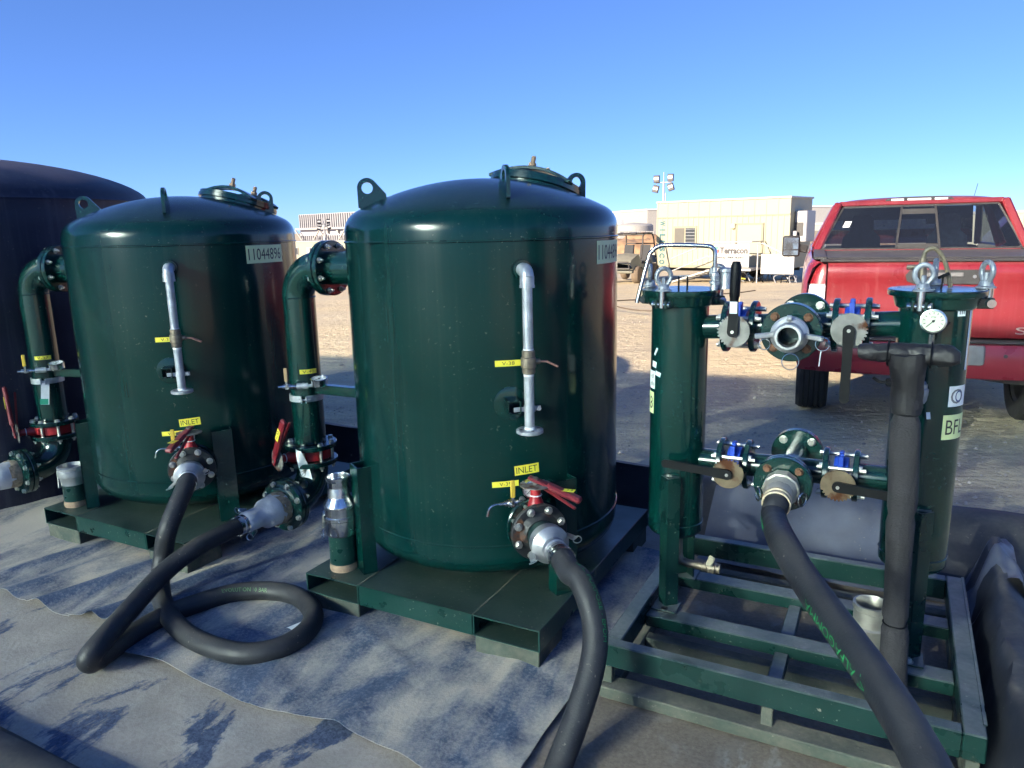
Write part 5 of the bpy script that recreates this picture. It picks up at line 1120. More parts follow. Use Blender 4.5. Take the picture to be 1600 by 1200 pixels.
# bumper
b = nbm(); rows = []
for z, y, hw in ((.50, .12, .93), (.52, .03, .98), (.60, .0, 1.0), (.74, .0, 1.0), (.775, .015, .995), (.785, .05, .985)):
    rows.append([(hw * (i / 12 - 1), y + .10 * abs(i / 12 - 1) ** 5, z) for i in range(25)])
sheetpoly(b, rows); bp = obj('bumper', b, mat('maroon_bumper', (0.16, 0.012, 0.022), 0.3, 0, .06, 4, 0, 1, .1, coat=.4), TR, ang=50)
b = nbm(); box(b, (0, .075, .793), (1.86, .12, .018), None, .005); obj('step_pad', b, TRIM, bp)
b = nbm(); box(b, (.17, .0, .70), (.24, .03, .15), None, .02, 2); obj('plate_recess', b, mat('dusty_plastic', (.14, .14, .15), .5, 0, .2, 15), bp); b = nbm(); box(b, (-.30, -.004, .68), (.14, .03, .10), None, .02, 2); obj('step_insert', b, TRIM, bp)
b = nbm(); cyl(b, (.42, .01, .70), (.42, -.006, .70), .014, None, 12); obj('parking_sensor', b, TRIM, bp); b = nbm(); cyl(b, (-.62, .01, .70), (-.62, -.006, .70), .014, None, 12); obj('parking_sensor', b, TRIM, bp)
b = nbm(); box(b, (.08, .02, .47), (.10, .12, .06), None, .01); box(b, (.08, -.05, .475), (.035, .10, .04)); obj('tow_hitch', b, UNDER, TR)
b = nbm(); tube(b, catmull([(-.42, .15, .47), (-.36, .13, .44), (-.26, .12, .455), (-.18, .12, .43), (-.08, .12, .46), (.0, .1, .45)], 6), .012, 8); box(b, (-.30, .14, .44), (.06, .05, .06), None, .01); box(b, (-.22, .14, .50), (.05, .05, .08), None, .01); obj('trailer_wiring', b, UNDER, TR)
b = nbm(); lathe(b, [(.10, -.11), (.30, -.11), (.37, -.06), (.37, .06), (.30, .11), (.1, .11)], axm((.62, .62, .545), (0, 0, 1)), 40); obj('spare_wheel', b, mat('dusty_under_shield', (.13, .115, .10), .8, 0, .2, 10), TR)
b = nbm(); bar(b, (-.75, 1.05, .44), (.75, 1.05, .44), .09, .09, .02); lathe(b, [(0, -.17), (.12, -.14), (.16, 0), (.12, .14), (0, .17)], axm((0, 1.05, .44), (1, 0, 0)), 20); bar(b, (-.5, .3, .56), (-.5, 4.6, .56), .10, .14); bar(b, (.5, .3, .56), (.5, 4.6, .56), .10, .14); obj('rear_axle', b, UNDER, TR)
def wheel(x, y):
    b = nbm(); r = .405; wv = .135
    pr = [(.25, -wv + .01), (.30, -wv), (.385, -wv + .004), (r - .004, -wv + .03)]
    for k, z in enumerate((-.085, -.04, .0, .04, .085)): pr += [(r, z - .018), (r, z + .013), (r - .010, z + .015), (r - .010, z + .0195)]
    pr += [(r - .004, wv - .03), (.385, wv - .004), (.30, wv), (.25, wv - .01)]
    lathe(b, pr, axm((x, y, r), (1, 0, 0)), 64, False, False); wq = obj('wheel', b, TYRE, TR, ang=25)
    b = nbm(); lathe(b, [(.26, -.11), (.24, -.09), (.23, .05), (.20, .09), (.06, .10), (.05, .115), (0, .115)], axm((x, y, r), (1 if x > 0 else -1, 0, 0)), 40, False, False)
    for i in range(5): a = 2 * math.pi * i / 5; bar(b, Vector((x + (.10 if x > 0 else -.10), y + .05 * math.cos(a), r + .05 * math.sin(a))), Vector((x + (.085 if x > 0 else -.085), y + .23 * math.cos(a), r + .23 * math.sin(a))), .03, .07, .005, (1, 0, 0))
    obj('rim', b, ALU, wq)
for x in (-.86, .86):
    for y in (1.05, 4.55): wheel(x, y)
# cab: pillars and roof, glass panes
YB, YF = 1.80, 3.75; zb_, zr_ = 1.40, 1.86
b = nbm()
def quad(b, a, c, d, e, t=.03):
    n = (Vector(c) - Vector(a)).cross(Vector(e) - Vector(a)).normalized() * t; lo = [b.verts.new(Vector(p)) for p in (a, c, d, e)]; hi = [b.verts.new(Vector(p) + n) for p in (a, c, d, e)]
    b.faces.new(lo); b.faces.new(list(reversed(hi)))
    for i in range(4): j = (i + 1) % 4; b.faces.new((lo[j], lo[i], hi[i], hi[j]))
BW, TW = .905, .70
rows = []
for y, hw, z, cr_ in ((YB + .20, TW + .03, zr_ - .035, .02), (YB + .22, TW + .03, zr_ - .005, .022), (YB + .40, TW + .03, zr_ + .02, .025), (YB + 1.1, TW + .03, zr_ + .03, .03), (3.0, TW + .02, zr_ + .0, .025), (3.15, TW, zr_ - .03, .02)):
    rows.append([(hw * (i / 10 - 1), y, z + cr_ * (1 - (i / 10 - 1) ** 2) - .03 * abs(i / 10 - 1) ** 8) for i in range(21)])
sheetpoly(b, rows); roof = obj('roof', b, CAR, TR, ang=50)
b = nbm(); yb2 = YB + .19
for s_ in (-1, 1):
    bar(b, (s_ * (BW - .015), YB, zb_ - .02), (s_ * (TW + .005), yb2, zr_ - .01), .07, .09, .015, (0, 1, 0)); bar(b, (s_ * (BW - .01), 4.15, zb_), (s_ * (TW), 3.1, zr_ - .02), .05, .07, .01, (1, 0, 0)); bar(b, (s_ * (BW - .01), 2.95, zb_), (s_ * TW, 2.75, zr_ - .02), .05, .08, .01, (1, 0, 0)); bar(b, (s_ * (TW + .0), yb2, zr_ - .02), (s_ * TW, 3.12, zr_ - .03), .05, .05, .01)
bar(b, (-BW, YB - .005, zb_ - .025), (BW, YB - .005, zb_ - .025), .05, .07, .01); bar(b, (-TW, yb2 + .01, zr_ - .015), (TW, yb2 + .01, zr_ - .015), .05, .05, .012); box(b, (0, YB + .02, 1.30), (1.84, .03, .20)); bar(b, (-.93, YB, 1.35), (-.93, 4.15, 1.35), .05, .12, .02); bar(b, (.93, YB, 1.35), (.93, 4.15, 1.35), .05, .12, .02)
obj('cab_pillars', b, CAR, TR)
def backpt(u, v): # u across -1..1, v up 0..1
    hw = lerp(BW - .055, TW - .045, v); return Vector((u * hw, lerp(YB, yb2, v) - .012, lerp(zb_ + .015, zr_ - .045, v)))
b = nbm(); N = 14
for (u0, u1) in ((-1, -.225), (-.20, .20), (.225, 1)): sheetpoly(b, [[backpt(lerp(u0, u1, i / 8), v / 6) for i in range(9)] for v in range(7)])
rw = obj('rear_window', b, GLASS, TR)
b = nbm()
for u in (-.215, .215): bar(b, backpt(u, 0) + Vector((0, -.006, 0)), backpt(u, 1) + Vector((0, -.006, 0)), .02, .012, .002, (0, 1, 0))
for v in (.06, .86): bar(b, backpt(-.21, v) + Vector((0, -.006, 0)), backpt(.21, v) + Vector((0, -.006, 0)), .045 if v < .5 else .05, .010, .002, (0, 1, 0))
for (p, q_) in (((-1, 0), (1, 0)), ((-1, 1), (1, 1)), ((-1, 0), (-1, 1)), ((1, 0), (1, 1))): bar(b, backpt(*p), backpt(*q_), .018, .014, .003, (0, 1, 0))
obj('window_frame', b, TRIM, rw)
b = nbm(); sheetpoly(b, [[backpt(lerp(-.88, -.80, i / 2), lerp(.52, .66, j / 2)) + Vector((0, -.004, 0)) for i in range(3)] for j in range(3)]); obj('window_sticker', b, WHITE, rw)
b = nbm(); sheetpoly(b, [[Vector((lerp(-BW + .06, BW - .06, i / 6), 4.15, zb_)) for i in range(7)], [Vector((lerp(-TW + .05, TW - .05, i / 6), 3.15, zr_ - .04)) for i in range(7)]]); obj('windscreen', b, GLASSD, TR)
for s_ in (-1, 1):
    for y0, y1, y2, y3 in ((1.95, 2.92, 2.72, 2.10), (3.0, 4.0, 3.12, 2.80)):
        b = nbm(); vs = [b.verts.new(p) for p in ((s_ * BW, y0, zb_), (s_ * BW, y1, zb_), (s_ * TW, y2, zr_ - .04), (s_ * TW, y3, zr_ - .04))]; b.faces.new(vs); obj('side_window', b, GLASSD, TR)
b = nbm(); pl = [(-.30, -.014), (.30, -.014), (.27, .014), (.10, .026), (-.10, .026), (-.27, .014)]; prism(b, pl, axm((0, yb2 + .02, zr_ + .012), (0, -1, 0), (0, 0, 1)), .03); bl = obj('brake_lamp_housing', b, TRIM, TR)
for x0, x1 in ((-.24, -.13), (-.10, .10), (.13, .24)): b = nbm(); box(b, ((x0 + x1) / 2, yb2 - .012, zr_ + .013), (x1 - x0, .008, .020), None, .002); obj('lamp_lens', b, LAMP, bl)
for x in (-.42, .42):
    b = nbm(); rows = [[(x + lerp(-.21, .21, i / 6) * wv_, 2.98 + dy, z) for i in range(7)] for z, wv_, dy in ((.95, 1, 0), (1.25, 1.0, .06), (1.50, .9, .10), (1.56, .6, .11), (1.585, .58, .11), (1.70, .55, .12), (1.74, .40, .13))]; sheetpoly(b, rows); obj('front_seat', b, SEAT if x < 0 else SEATL, TR)
b = nbm(); rows = [[(lerp(-.72, .72, i / 10), 2.05 + dy, z) for i in range(11)] for z, dy in ((.95, 0), (1.30, .0), (1.36, .02))]; sheetpoly(b, rows); box(b, (0, 3.6, 1.28), (1.6, .4, .22), None, .04); torus(b, (-.42, 3.32, 1.38), (0, -.9, .45), .18, .014, 28, 8); obj('dashboard', b, SEAT, TR)
for s_ in (-1, 1):
    b = nbm(); box(b, (s_ * 1.16, 3.45, 1.40), (.20, .07, .25), None, .03, 3); bar(b, (s_ * .98, 3.50, 1.36), (s_ * 1.10, 3.47, 1.38), .05, .09, .01); mr = obj('door_mirror', b, TRIM, TR)
    b = nbm(); box(b, (s_ * 1.16, 3.412, 1.432), (.165, .004, .135), None, .0015); obj('mirror_glass', b, mat('mirror_glass', (.55, .58, .62), .06, .9, .05), mr); b = nbm(); box(b, (s_ * 1.16, 3.412, 1.322), (.165, .004, .055), None, .0015); obj('mirror_glass', b, MATS['mirror_glass'], mr)
b = nbm(); cyl(b, (.60, 2.9, 1.87), (.62, 2.85, 2.03), .003, None, 6); obj('aerial', b, TRIM, TR)

# ------------------------------------------------------------------ office trailer with steps and banner
CREAM = mat('cream_siding', (0.34, 0.325, 0.225), 0.55, 0, 0.04, 1.2, 0.02, 20)
CREAMD = mat('cream_trim', (0.24, 0.225, 0.155), 0.55)
DARKG = mat('dark_glass', (0.05, 0.055, 0.06), 0.1, 0, .1, 3)
GREYM = mat('grey_metal', (0.35, 0.36, 0.37), 0.5, 0.4, .1, 8)
RAILM = mat('grey_rail', (0.45, 0.45, 0.44), 0.5, 0.3, .1, 8)
A_, B_ = onD(1026, 418, 31.2), onD(1230, 418, 27.8); A_.z = B_.z = 0.0; dirT = (B_ - A_); LT = dirT.length; yawT = math.atan2(dirT.y, dirT.x)
GT = -0.60; OT = world_thing('office_trailer', (A_.x, A_.y, GT), yawT, 'cream site office trailer on jack stands with steps and a window', 'office trailer')
zf, zt2, DT = .52, 3.13, 2.5                   # floor underside, roof, depth
b = nbm(); box(b, (LT / 2, DT / 2, (zf + zt2) / 2), (LT, DT, zt2 - zf)); wl = obj('wall', b, CREAM, OT, smooth=False)
npn = 24
for i in range(npn + 1):
    b = nbm(); box(b, (LT * i / npn, -.008, (zf + zt2 - .62) / 2), (.05, .02, zt2 - .62 - zf)); obj('siding_rib', b, CREAM, wl, smooth=False)
for i in range(13):
    b = nbm(); box(b, (LT * i / 12, -.006, zt2 - .29), (.04, .016, .56)); obj('siding_rib', b, CREAM, wl, smooth=False)
b = nbm(); box(b, (LT / 2, -.014, zt2 - .60), (LT + .04, .03, .05)); obj('trim_band', b, CREAMD, wl, smooth=False)
b = nbm(); box(b, (LT / 2, DT / 2, zt2 + .03), (LT + .1, DT + .1, .07), None, .01); obj('roof', b, mat('pale_roof', (.4, .4, .38), .5), OT, smooth=False)
b = nbm(); box(b, (LT / 2, -.012, zf + .04), (LT + .02, .03, .10)); obj('trim_band', b, CREAMD, wl, smooth=False)
def framed(x0, x1, z0, z1, name, bars=True):
    b = nbm(); box(b, ((x0 + x1) / 2, -.022, (z0 + z1) / 2), (x1 - x0 + .14, .05, z1 - z0 + .14)); w_ = obj(name, b, CREAMD, OT, smooth=False); return w_
fx = lambda u: (u - 1026) / 204 * LT
wn = framed(fx(1057), fx(1090), zt2 - 1.78, zt2 - 1.02, 'window')
for k, (x0, x1) in enumerate(((fx(1057), fx(1072.5)), (fx(1075), fx(1090)))):
    b = nbm(); box(b, ((x0 + x1) / 2, -.05, zt2 - 1.40), (x1 - x0, .012, .74)); obj('pane', b, DARKG if k else mat('insect_screen', (.10, .095, .08), .6), wn, smooth=False)
for i in range(6): b = nbm(); box(b, ((fx(1075) + fx(1090)) / 2, -.058, zt2 - 1.72 + .13 * i), (fx(1090) - fx(1075), .006, .012)); obj('blind_slat', b, GREYM, wn, smooth=False)
b = nbm(); x0, x1 = fx(1156), fx(1192); box(b, ((x0 + x1) / 2, -.03, (zf + zt2 - .95) / 2), (x1 - x0, .05, zt2 - .95 - zf)); dr = obj('door', b, CREAM, OT, smooth=False)
for x in (x0 - .04, x1 + .04): b = nbm(); box(b, (x, -.03, (zf + zt2 - .92) / 2), (.06, .07, zt2 - .92 - zf)); obj('door_frame', b, CREAMD, dr, smooth=False)
b = nbm(); box(b, ((x0 + x1) / 2, -.03, zt2 - .915), (x1 - x0 + .14, .07, .06)); obj('door_frame', b, CREAMD, dr, smooth=False)
for x in (x0 - .02, x1 + .02): b = nbm(); box(b, (x, -.075, zt2 - 1.62), (.06, .05, .14), None, .01); obj('door_latch', b, mat('dark_latch', (.08, .06, .04), .5), dr)
b = nbm(); box(b, (fx(1150), -.07, zt2 - .98), (.17, .12, .20), None, .02); obj('wall_lamp', b, mat('cream_lamp', (.6, .52, .32), .4), OT)
BOLD[0] = .03
for i, ch in enumerate('WILLSCOT'):
    t_ = fit_text(ch, .19 if ch != 'I' else .05, .24); mt = axm((fx(1035), -.027, zt2 - .82 - .262 * i), (0, -1, 0), (0, 0, 1)) @ Matrix.Rotation(-math.pi / 2 if False else 0, 4, 'Z'); bmesh.ops.rotate(t_, verts=t_.verts, cent=(0, 0, 0), matrix=Matrix.Rotation(-math.pi / 2, 3, 'Z')); bmesh.ops.transform(t_, matrix=mt, verts=t_.verts); obj('lettering', t_, mat('teal_ink', (.02, .12, .14), .5), wl, smooth=False)
BOLD[0] = 0.0
b = nbm(); box(b, (LT + .24, 1.0, zt2 - 1.05), (.46, 1.0, 1.15), None, .03); ac = obj('air_conditioner', b, GREYM, OT)
b = nbm(); box(b, (LT + .2, .485, zt2 - 1.15), (.30, .02, .5)); obj('louvre', b, mat('dark_louvre', (.06, .06, .06), .6), ac)
b = nbm(); box(b, (LT + .10, .30, zf + .95), (.18, .10, .9), None, .01); obj('meter_box', b, GREYM, OT)
for x in (.5, LT * .32, LT * .62, LT - .5):
    for y in (.3, DT - .3): b = nbm(); bar(b, (x, y, 0), (x, y, zf), .12, .12, .01); obj('jack_stand', b, GREYM, OT)
b = nbm(); bar(b, (.2, .5, zf - .08), (LT - .2, .5, zf - .08), .1, .16); bar(b, (.2, DT - .5, zf - .08), (LT - .2, DT - .5, zf - .08), .1, .16); obj('chassis', b, UNDER, OT)
for y in (.25, DT - .25):
    for x in (LT * .50, LT * .63):
        b = nbm(); lathe(b, [(.15, -.1), (.33, -.1), (.36, -.06), (.36, .06), (.33, .1), (.15, .1)], axm((x, y, .36), (0, 1, 0)), 28); obj('trailer_wheel', b, TYRE, OT)
# steps landing
SP = world_thing('access_steps', (A_.x, A_.y, GT), yawT, 'grey railed steps and landing in front of the trailer door', 'steps')
lx0, lx1, ly = fx(1141), fx(1197), -1.35
b = nbm(); box(b, ((lx0 + lx1) / 2, ly / 2, zf + .03), (lx1 - lx0, -ly, .08)); obj('landing', b, RAILM, SP, smooth=False)
for x in (lx0, lx1):
    for y in (ly, -.1): b = nbm(); bar(b, (x, y, 0), (x, y, zf + 1.05), .05, .05, .005); obj('rail_post', b, mat('pale_post', (.62, .62, .60), .5), SP)
for z in (1.05, .55):
    b = nbm(); tube(b, [(lx0, ly, zf + z), (lx1, ly, zf + z), (lx1, -.1, zf + z)], .022, 8); obj('hand_rail', b, RAILM, SP)
for z in (1.0, .5): b = nbm(); tube(b, [(lx0, ly, zf + z), (lx0 - .2, ly, zf + z + .02), (lx0 - 1.7, ly, z - .05)], .022, 8); obj('hand_rail', b, RAILM, SP)
b = nbm(); tube(b, [(lx1 + .25, ly, 0), (lx1 + .25, ly, zf + .95), (lx1 + .4, ly, zf + 1.0), (lx1 + 1.35, ly, zf + .55)], .025, 8); obj('hand_rail', b, RAILM, SP)
b = nbm(); box(b, (lx1 + .95, ly + .1, zf + .25), (1.2, .05, .72), None, .01); obj('side_panel', b, mat('grey_panel', (.42, .42, .40), .6), SP)
b = nbm(); bar(b, (lx0 - .1, ly + .05, zf), (lx0 - 1.75, ly + .05, .0), .25, .05, .01); bar(b, (lx0 - .1, -.2, zf), (lx0 - 1.75, -.2, .0), .25, .05, .01); obj('stringer', b, mat('pale_stringer', (.66, .64, .56), .6), SP)
for i in range(5): b = nbm(); box(b, (lx0 - .15 - .32 * i, ly / 2, zf - .02 - .105 * i), (.28, -ly - .1, .04)); obj('tread', b, RAILM, SP, smooth=False)
rj = random.Random(4)
for i in range(14):
    x = lerp(lx0 + .3, lx1 + 1.4, rj.random()); y = ly + rj.uniform(.1, .8); b = nbm(); p = Vector((x, y, .06)); tube(b, catmull([p, p + Vector((rj.uniform(-.2, .2), 0, .25)), p + Vector((rj.uniform(.0, .4), .1, rj.uniform(.1, .4))), p + Vector((rj.uniform(.1, .6), 0, .05))], 5), .02, 6); o_ = obj('cable_coil', b, BLACK if i % 3 else GREYM, None); o_.location = (A_.x, A_.y, GT); o_.rotation_euler = (0, 0, yawT); tag(o_, ('black' if i % 3 else 'grey') + ' cable tangled in the heap under the trailer landing', 'cable', 'cables under the landing')
BN = world_thing('banner', (A_.x, A_.y, GT), yawT, 'white company banner tied to the landing rail', 'banner')
b = nbm(); sheetpoly(b, [[(lerp(lx0 + .08, lx1 - .06, i / 10), ly - .035 - .01 * math.sin(i), lerp(zf + .12, zf + .98, j / 6)) for i in range(11)] for j in range(7)]); bn = obj('banner_sheet', b, mat('white_vinyl', (.40, .40, .38), .5), BN)
def btext(s, x0, x1, z, h, m):
    t_ = fit_text(s, x1 - x0, h); bmesh.ops.transform(t_, matrix=axm(((x0 + x1) / 2, ly - .05, z), (0, -1, 0), (0, 0, 1)), verts=t_.verts); obj('lettering', t_, m, BN, smooth=False)
BOLD[0] = .035; bw = lx1 - lx0; btext('Terracon', lx0 + .20 * bw, lx1 - .08 * bw, zf + .74, .24, mat('charcoal_ink', (.05, .05, .055), .5)); btext('(602) 797-4287', lx0 + .12 * bw, lx1 - .16 * bw, zf + .47, .10, MATS['charcoal_ink']); btext('Consulting Engineers & Scientists', lx0 + .12 * bw, lx1 - .16 * bw, zf + .32, .05, INK_G)
BOLD[0] = 0.0
b = nbm(); prism(b, [(-.09, -.14), (.10, -.05), (.10, .07), (-.09, 0)], axm((lx0 + .12 * bw, ly - .05, zf + .72), (0, -1, 0), (0, 0, 1)), .004); obj('banner_logo', b, mat('red_ink', (.35, .08, .05), .5), BN, smooth=False)
b = nbm(); prism(b, [(-.09, .03), (.10, .10), (.02, .19), (-.09, .14)], axm((lx0 + .12 * bw, ly - .05, zf + .72), (0, -1, 0), (0, 0, 1)), .004); obj('banner_logo', b, mat('green_ink', (.12, .35, .22), .5), BN, smooth=False)

# ------------------------------------------------------------------ utility buggy, light towers
def ground_at(u, dep, v=430): p = onD(u, v, dep); return Vector((p.x, p.y, gz(p.y) + (und(p.x, p.y) if p.y < 60 else 0)))
g_ = ground_at(985, 30.5); UT = world_thing('utility_buggy', g_, R(-28), 'dusty olive utility buggy with a roof frame left of the trailer', 'buggy')
OLIVE = mat('olive_plastic', (.17, .17, .13), .55, 0, .15, 6, 0, 1, .4); FR = mat('buggy_frame', (.06, .055, .05), .5)
b = nbm(); rows = [[(x, y, z) for x, y, z in ((-.62, y0, z0), (-.5, y0 - .02, z1), (0, y0 - .06, z1 + .05), (.5, y0 - .02, z1), (.62, y0, z0))] for y0, z0, z1 in ((-1.5, .55, .75), (-1.35, .55, .92), (-.7, .60, 1.08), (-.45, .62, 1.12), (-.2, .5, .7), (.9, .5, .72), (1.0, .7, 1.0), (1.7, .7, 1.0))]; sheetpoly(b, rows); box(b, (0, .1, .48), (1.2, 3.0, .16), None, .04); obj('body', b, OLIVE, UT)
b = nbm()
for s_ in (-1, 1): tube(b, catmull([(s_ * .66, -.65, .95), (s_ * .62, -.35, 1.5), (s_ * .58, -.1, 1.88), (s_ * .58, 1.0, 1.9), (s_ * .62, 1.25, 1.4), (s_ * .64, 1.35, .9)], 4), .03, 8)
tube(b, [(-.58, -.1, 1.88), (.58, -.1, 1.88)], .03, 8); tube(b, [(-.58, 1.0, 1.9), (.58, 1.0, 1.9)], .03, 8); tube(b, [(-.6, 1.2, 1.5), (.6, 1.2, 1.5)], .025, 8); obj('roll_cage', b, FR, UT)
for i in range(4): b = nbm(); box(b, (-.45 + .3 * i, .45, 1.93 + .02 * (i % 2)), (.27, 1.3, .03), None, .01); obj('roof_panel', b, FR, UT)
b = nbm(); tube(b, [(-.5, -1.55, .5), (-.45, -1.62, .85), (.45, -1.62, .85), (.5, -1.55, .5)], .03, 8); tube(b, [(-.5, -1.58, .6), (.5, -1.58, .6)], .03, 8); obj('brush_guard', b, FR, UT)
for x in (-.35, .35): b = nbm(); rows = [[(x + dx, .65 + dy, z) for dx in (-.22, 0, .22)] for z, dy in ((.8, -.3), (.82, .1), (1.35, .22), (1.45, .24))]; sheetpoly(b, rows); obj('seat', b, SEAT, UT)
for x in (-.62, .62):
    for y in (-1.05, 1.15):
        b = nbm(); lathe(b, [(.15, -.13), (.30, -.13), (.34, -.08), (.345, 0), (.34, .08), (.30, .13), (.15, .13)], axm((x, y, .34), (1, 0, 0)), 28); wq = obj('wheel', b, mat('dusty_tyre', (.16, .12, .08), .9), UT); b = nbm(); lathe(b, [(.17, -.1), (.15, .05), (.05, .08), (0, .08)], axm((x, y, .34), (1 if x > 0 else -1, 0, 0)), 20, False, False); obj('rim', b, FR, wq)
def light_tower(u, vtop, dep, label, yaw, sc=1.0):
    p = onD(u, vtop, dep); z0 = gz(p.y); h = p.z - z0; L_ = world_thing('light_tower', (p.x, p.y, z0), yaw, label, 'light tower', 'mobile light towers'); b = nbm()
    cyl(b, (0, 0, .8), (0, 0, h * .55), .075 * sc, None, 10); cyl(b, (0, 0, h * .55), (0, 0, h - .45 * sc), .05 * sc, None, 10); cyl(b, (.10 * sc, 0, .8), (.10 * sc, 0, h - 1.0 * sc), .025 * sc, None, 8); cyl(b, (0, 0, h - .45 * sc), (0, 0, h), .022 * sc, None, 8); obj('mast', b, RAILM, L_)
    b = nbm(); cyl(b, (-.42 * sc, 0, h - .50 * sc), (.42 * sc, 0, h - .50 * sc), .03 * sc, None, 8); obj('cross_arm', b, GREYM, L_)
    for sx, sz, tz in ((-.36, .18, 0), (.36, .22, 0), (-.40, -.30, .25), (.38, -.24, -.3)):
        b = nbm(); rt = Matrix.Rotation(tz, 3, 'Y'); c_ = Vector((sx * sc, -.05, h - .5 * sc + sz * sc)); box(b, c_, (.30 * sc, .14 * sc, .36 * sc), rt, .02 * sc); fl_ = obj('floodlight', b, mat('lamp_black', (.03, .03, .035), .4), L_)
        b = nbm(); box(b, c_ + Vector((0, -.075 * sc, .02 * sc)), (.24 * sc, .02 * sc, .12 * sc), rt); obj('lamp_face', b, mat('lamp_reflector', (.78, .76, .70), .3), fl_)
        b = nbm(); bar(b, c_ + Vector((0, .02, 0)), (sx * sc * .9, 0, h - .5 * sc), .03 * sc, .03 * sc); obj('bracket', b, GREYM, fl_)
    b = nbm(); box(b, (0, 0, .65), (1.1, 2.0, .8), None, .08, 2); obj('generator_box', b, mat('yellowish_housing', (.55, .5, .38), .5), L_)
light_tower(1037.5, 269, 50, 'tall light tower mast with four floodlights rising behind the cream trailer', R(-30), 1.35)
light_tower(505, 340, 70, 'far light tower mast standing before the steel hall between the two tanks', R(20), 1.2)

# ------------------------------------------------------------------ far buildings
def slab(name, u0, u1, vt, vb, dep0, dep1, depth, m, label, cat='building', roofm=None, group=None):
    a, c = onD(u0, vb, dep0), onD(u1, vb, dep1); top = onD(u0, vt, dep0).z; base = gz((a.y + c.y) / 2); a.z = c.z = 0; d = c - a; L_ = d.length
    o = world_thing(name, (a.x, a.y, base), math.atan2(d.y, d.x), label, cat, group); b = nbm(); box(b, (L_ / 2, depth / 2, (top - base) / 2), (L_, depth, top - base)); w_ = obj('wall', b, m, o, smooth=False)
    b = nbm(); box(b, (L_ / 2, depth / 2, top - base + .1), (L_ + .3, depth + .3, .25)); obj('roof', b, roofm or mat('far_roof', (.6, .6, .6), .6), o, smooth=False); return o, L_, top - base
FW_ = mat('far_white_wall', (.33, .325, .305), .7); FB = mat('far_grey_wall', (.34, .36, .40), .7); FT = mat('far_tan_wall', (.52, .46, .36), .7)
wh, L_, H_ = slab('warehouse', 950, 1011, 333, 380, 150, 130, 60, FW_, 'large white warehouse far away between centre tank and trailer')
b = nbm(); box(b, (L_ * .32, -.3, H_ * .60), (5, .6, 2.2)); obj('wall_vent', b, FB, wh); b = nbm(); box(b, (L_ * .18, -1.5, H_ * .30), (16, 3, H_ * .6)); obj('loading_annex', b, FB, wh)
for x in (.55, .62, .8): b = nbm(); box(b, (L_ * x, 8, H_ + .8), (2.2, 2, 1.3)); obj('roof_unit', b, FW_, wh)
p = onD(990, 378, 112); ST_ = world_thing('water_tank', (p.x, p.y, gz(p.y)), 0, 'white round water tank in front of the far warehouse', 'water tank'); b = nbm(); hh = onD(990, 353, 112).z - gz(p.y); lathe(b, [(2.9, 0), (2.9, hh), (2.6, hh + .25), (0, hh + .5)], None, 40); obj('tank_body', b, FW_, ST_); b = nbm(); bar(b, (0, -2.95, 0), (0, -2.95, hh), .3, .1); obj('ladder', b, GREYM, ST_)
for i, u in enumerate((978, 984.5, 991, 998, 1005, 1012, 1019)):
    p = onD(u, 378, 104 - i); zb0 = gz(p.y); b = nbm(); hh = onD(u, 361, 104 - i).z - zb0; box(b, (0, 0, hh / 2), (.55 if i else 1.9, .4, hh), None, .05); o_ = obj('precast_panel', b, FW_); o_.location = (p.x, p.y, zb0); tag(o_, 'pale upright panel in the row before the far warehouse, ' + ('broadest and leftmost', 'second from the left', 'third from the left', 'middle one', 'third from the right', 'second from the right', 'rightmost')[i], 'panel', 'upright panels before the warehouse')
slab('warehouse', 1236, 1254, 351, 380, 140, 128, 40, FW_, 'small white block building just right of the trailer air conditioner'); slab('warehouse', 1262, 1275, 358, 380, 150, 145, 40, FB, 'grey blue block building left of the truck cab, beyond the mirror'); slab('warehouse', 1270, 1312, 369, 380, 260, 240, 60, FB, 'low distant grey building on the skyline left of the truck')
# steel hall between the tanks
a, c = onD(395, 378, 96), onD(560, 378, 80); base = gz(88); top = onD(430, 334, 92).z - base; a.z = c.z = 0; d = c - a; L_ = d.length
HL = world_thing('steel_hall', (a.x, a.y, base), math.atan2(d.y, d.x), 'unfinished steel framed hall with ribbed cladding seen between the tanks', 'hall')
b = nbm(); box(b, (L_ / 2, 14, top / 2), (L_, 14, top)); obj('wall', b, mat('grey_cladding', (.36, .37, .39), .6), HL, smooth=False)  # one even grey for the hall wall behind the ribs
CL = mat('ribbed_cladding', (.24, .245, .26), .5); me = None
for i in range(46):
    if me is None: b = nbm(); box(b, (0, 0, 0), (.18, .10, top * .34)); me = mesh_of('cladding_rib', b, CL, smooth=False)
    inst('cladding_rib', me, Matrix.Translation((L_ * (i + .5) / 46, 6.9, top * .82)), HL); inst('cladding_rib', me, Matrix.Translation((L_ * (i + .5) / 46, 6.9, top * .32)), HL)
for i in range(9):
    x = L_ * i / 8; b = nbm(); bar(b, (x, 6.4, 0), (x, 6.4, top * .66), .22, .22); obj('column', b, FW_, HL)
    if i % 2 == 0 and i < 8: b = nbm(); bar(b, (x, 6.3, top * .62), (x + L_ / 8, 6.3, top * .16), .14, .14); obj('brace', b, FW_, HL); b = nbm(); bar(b, (x + L_ / 4, 6.3, top * .62), (x + L_ / 8, 6.3, top * .16), .14, .14); obj('brace', b, FW_, HL)
b = nbm(); bar(b, (0, 6.4, top * .65), (L_, 6.4, top * .65), .25, .25); obj('beam', b, FW_, HL)
for i in range(7): b = nbm(); box(b, (L_ * (.3 + .1 * i), 6.8, top * .57), (.4, .3, .35)); obj('work_lamp', b, FW_, HL)
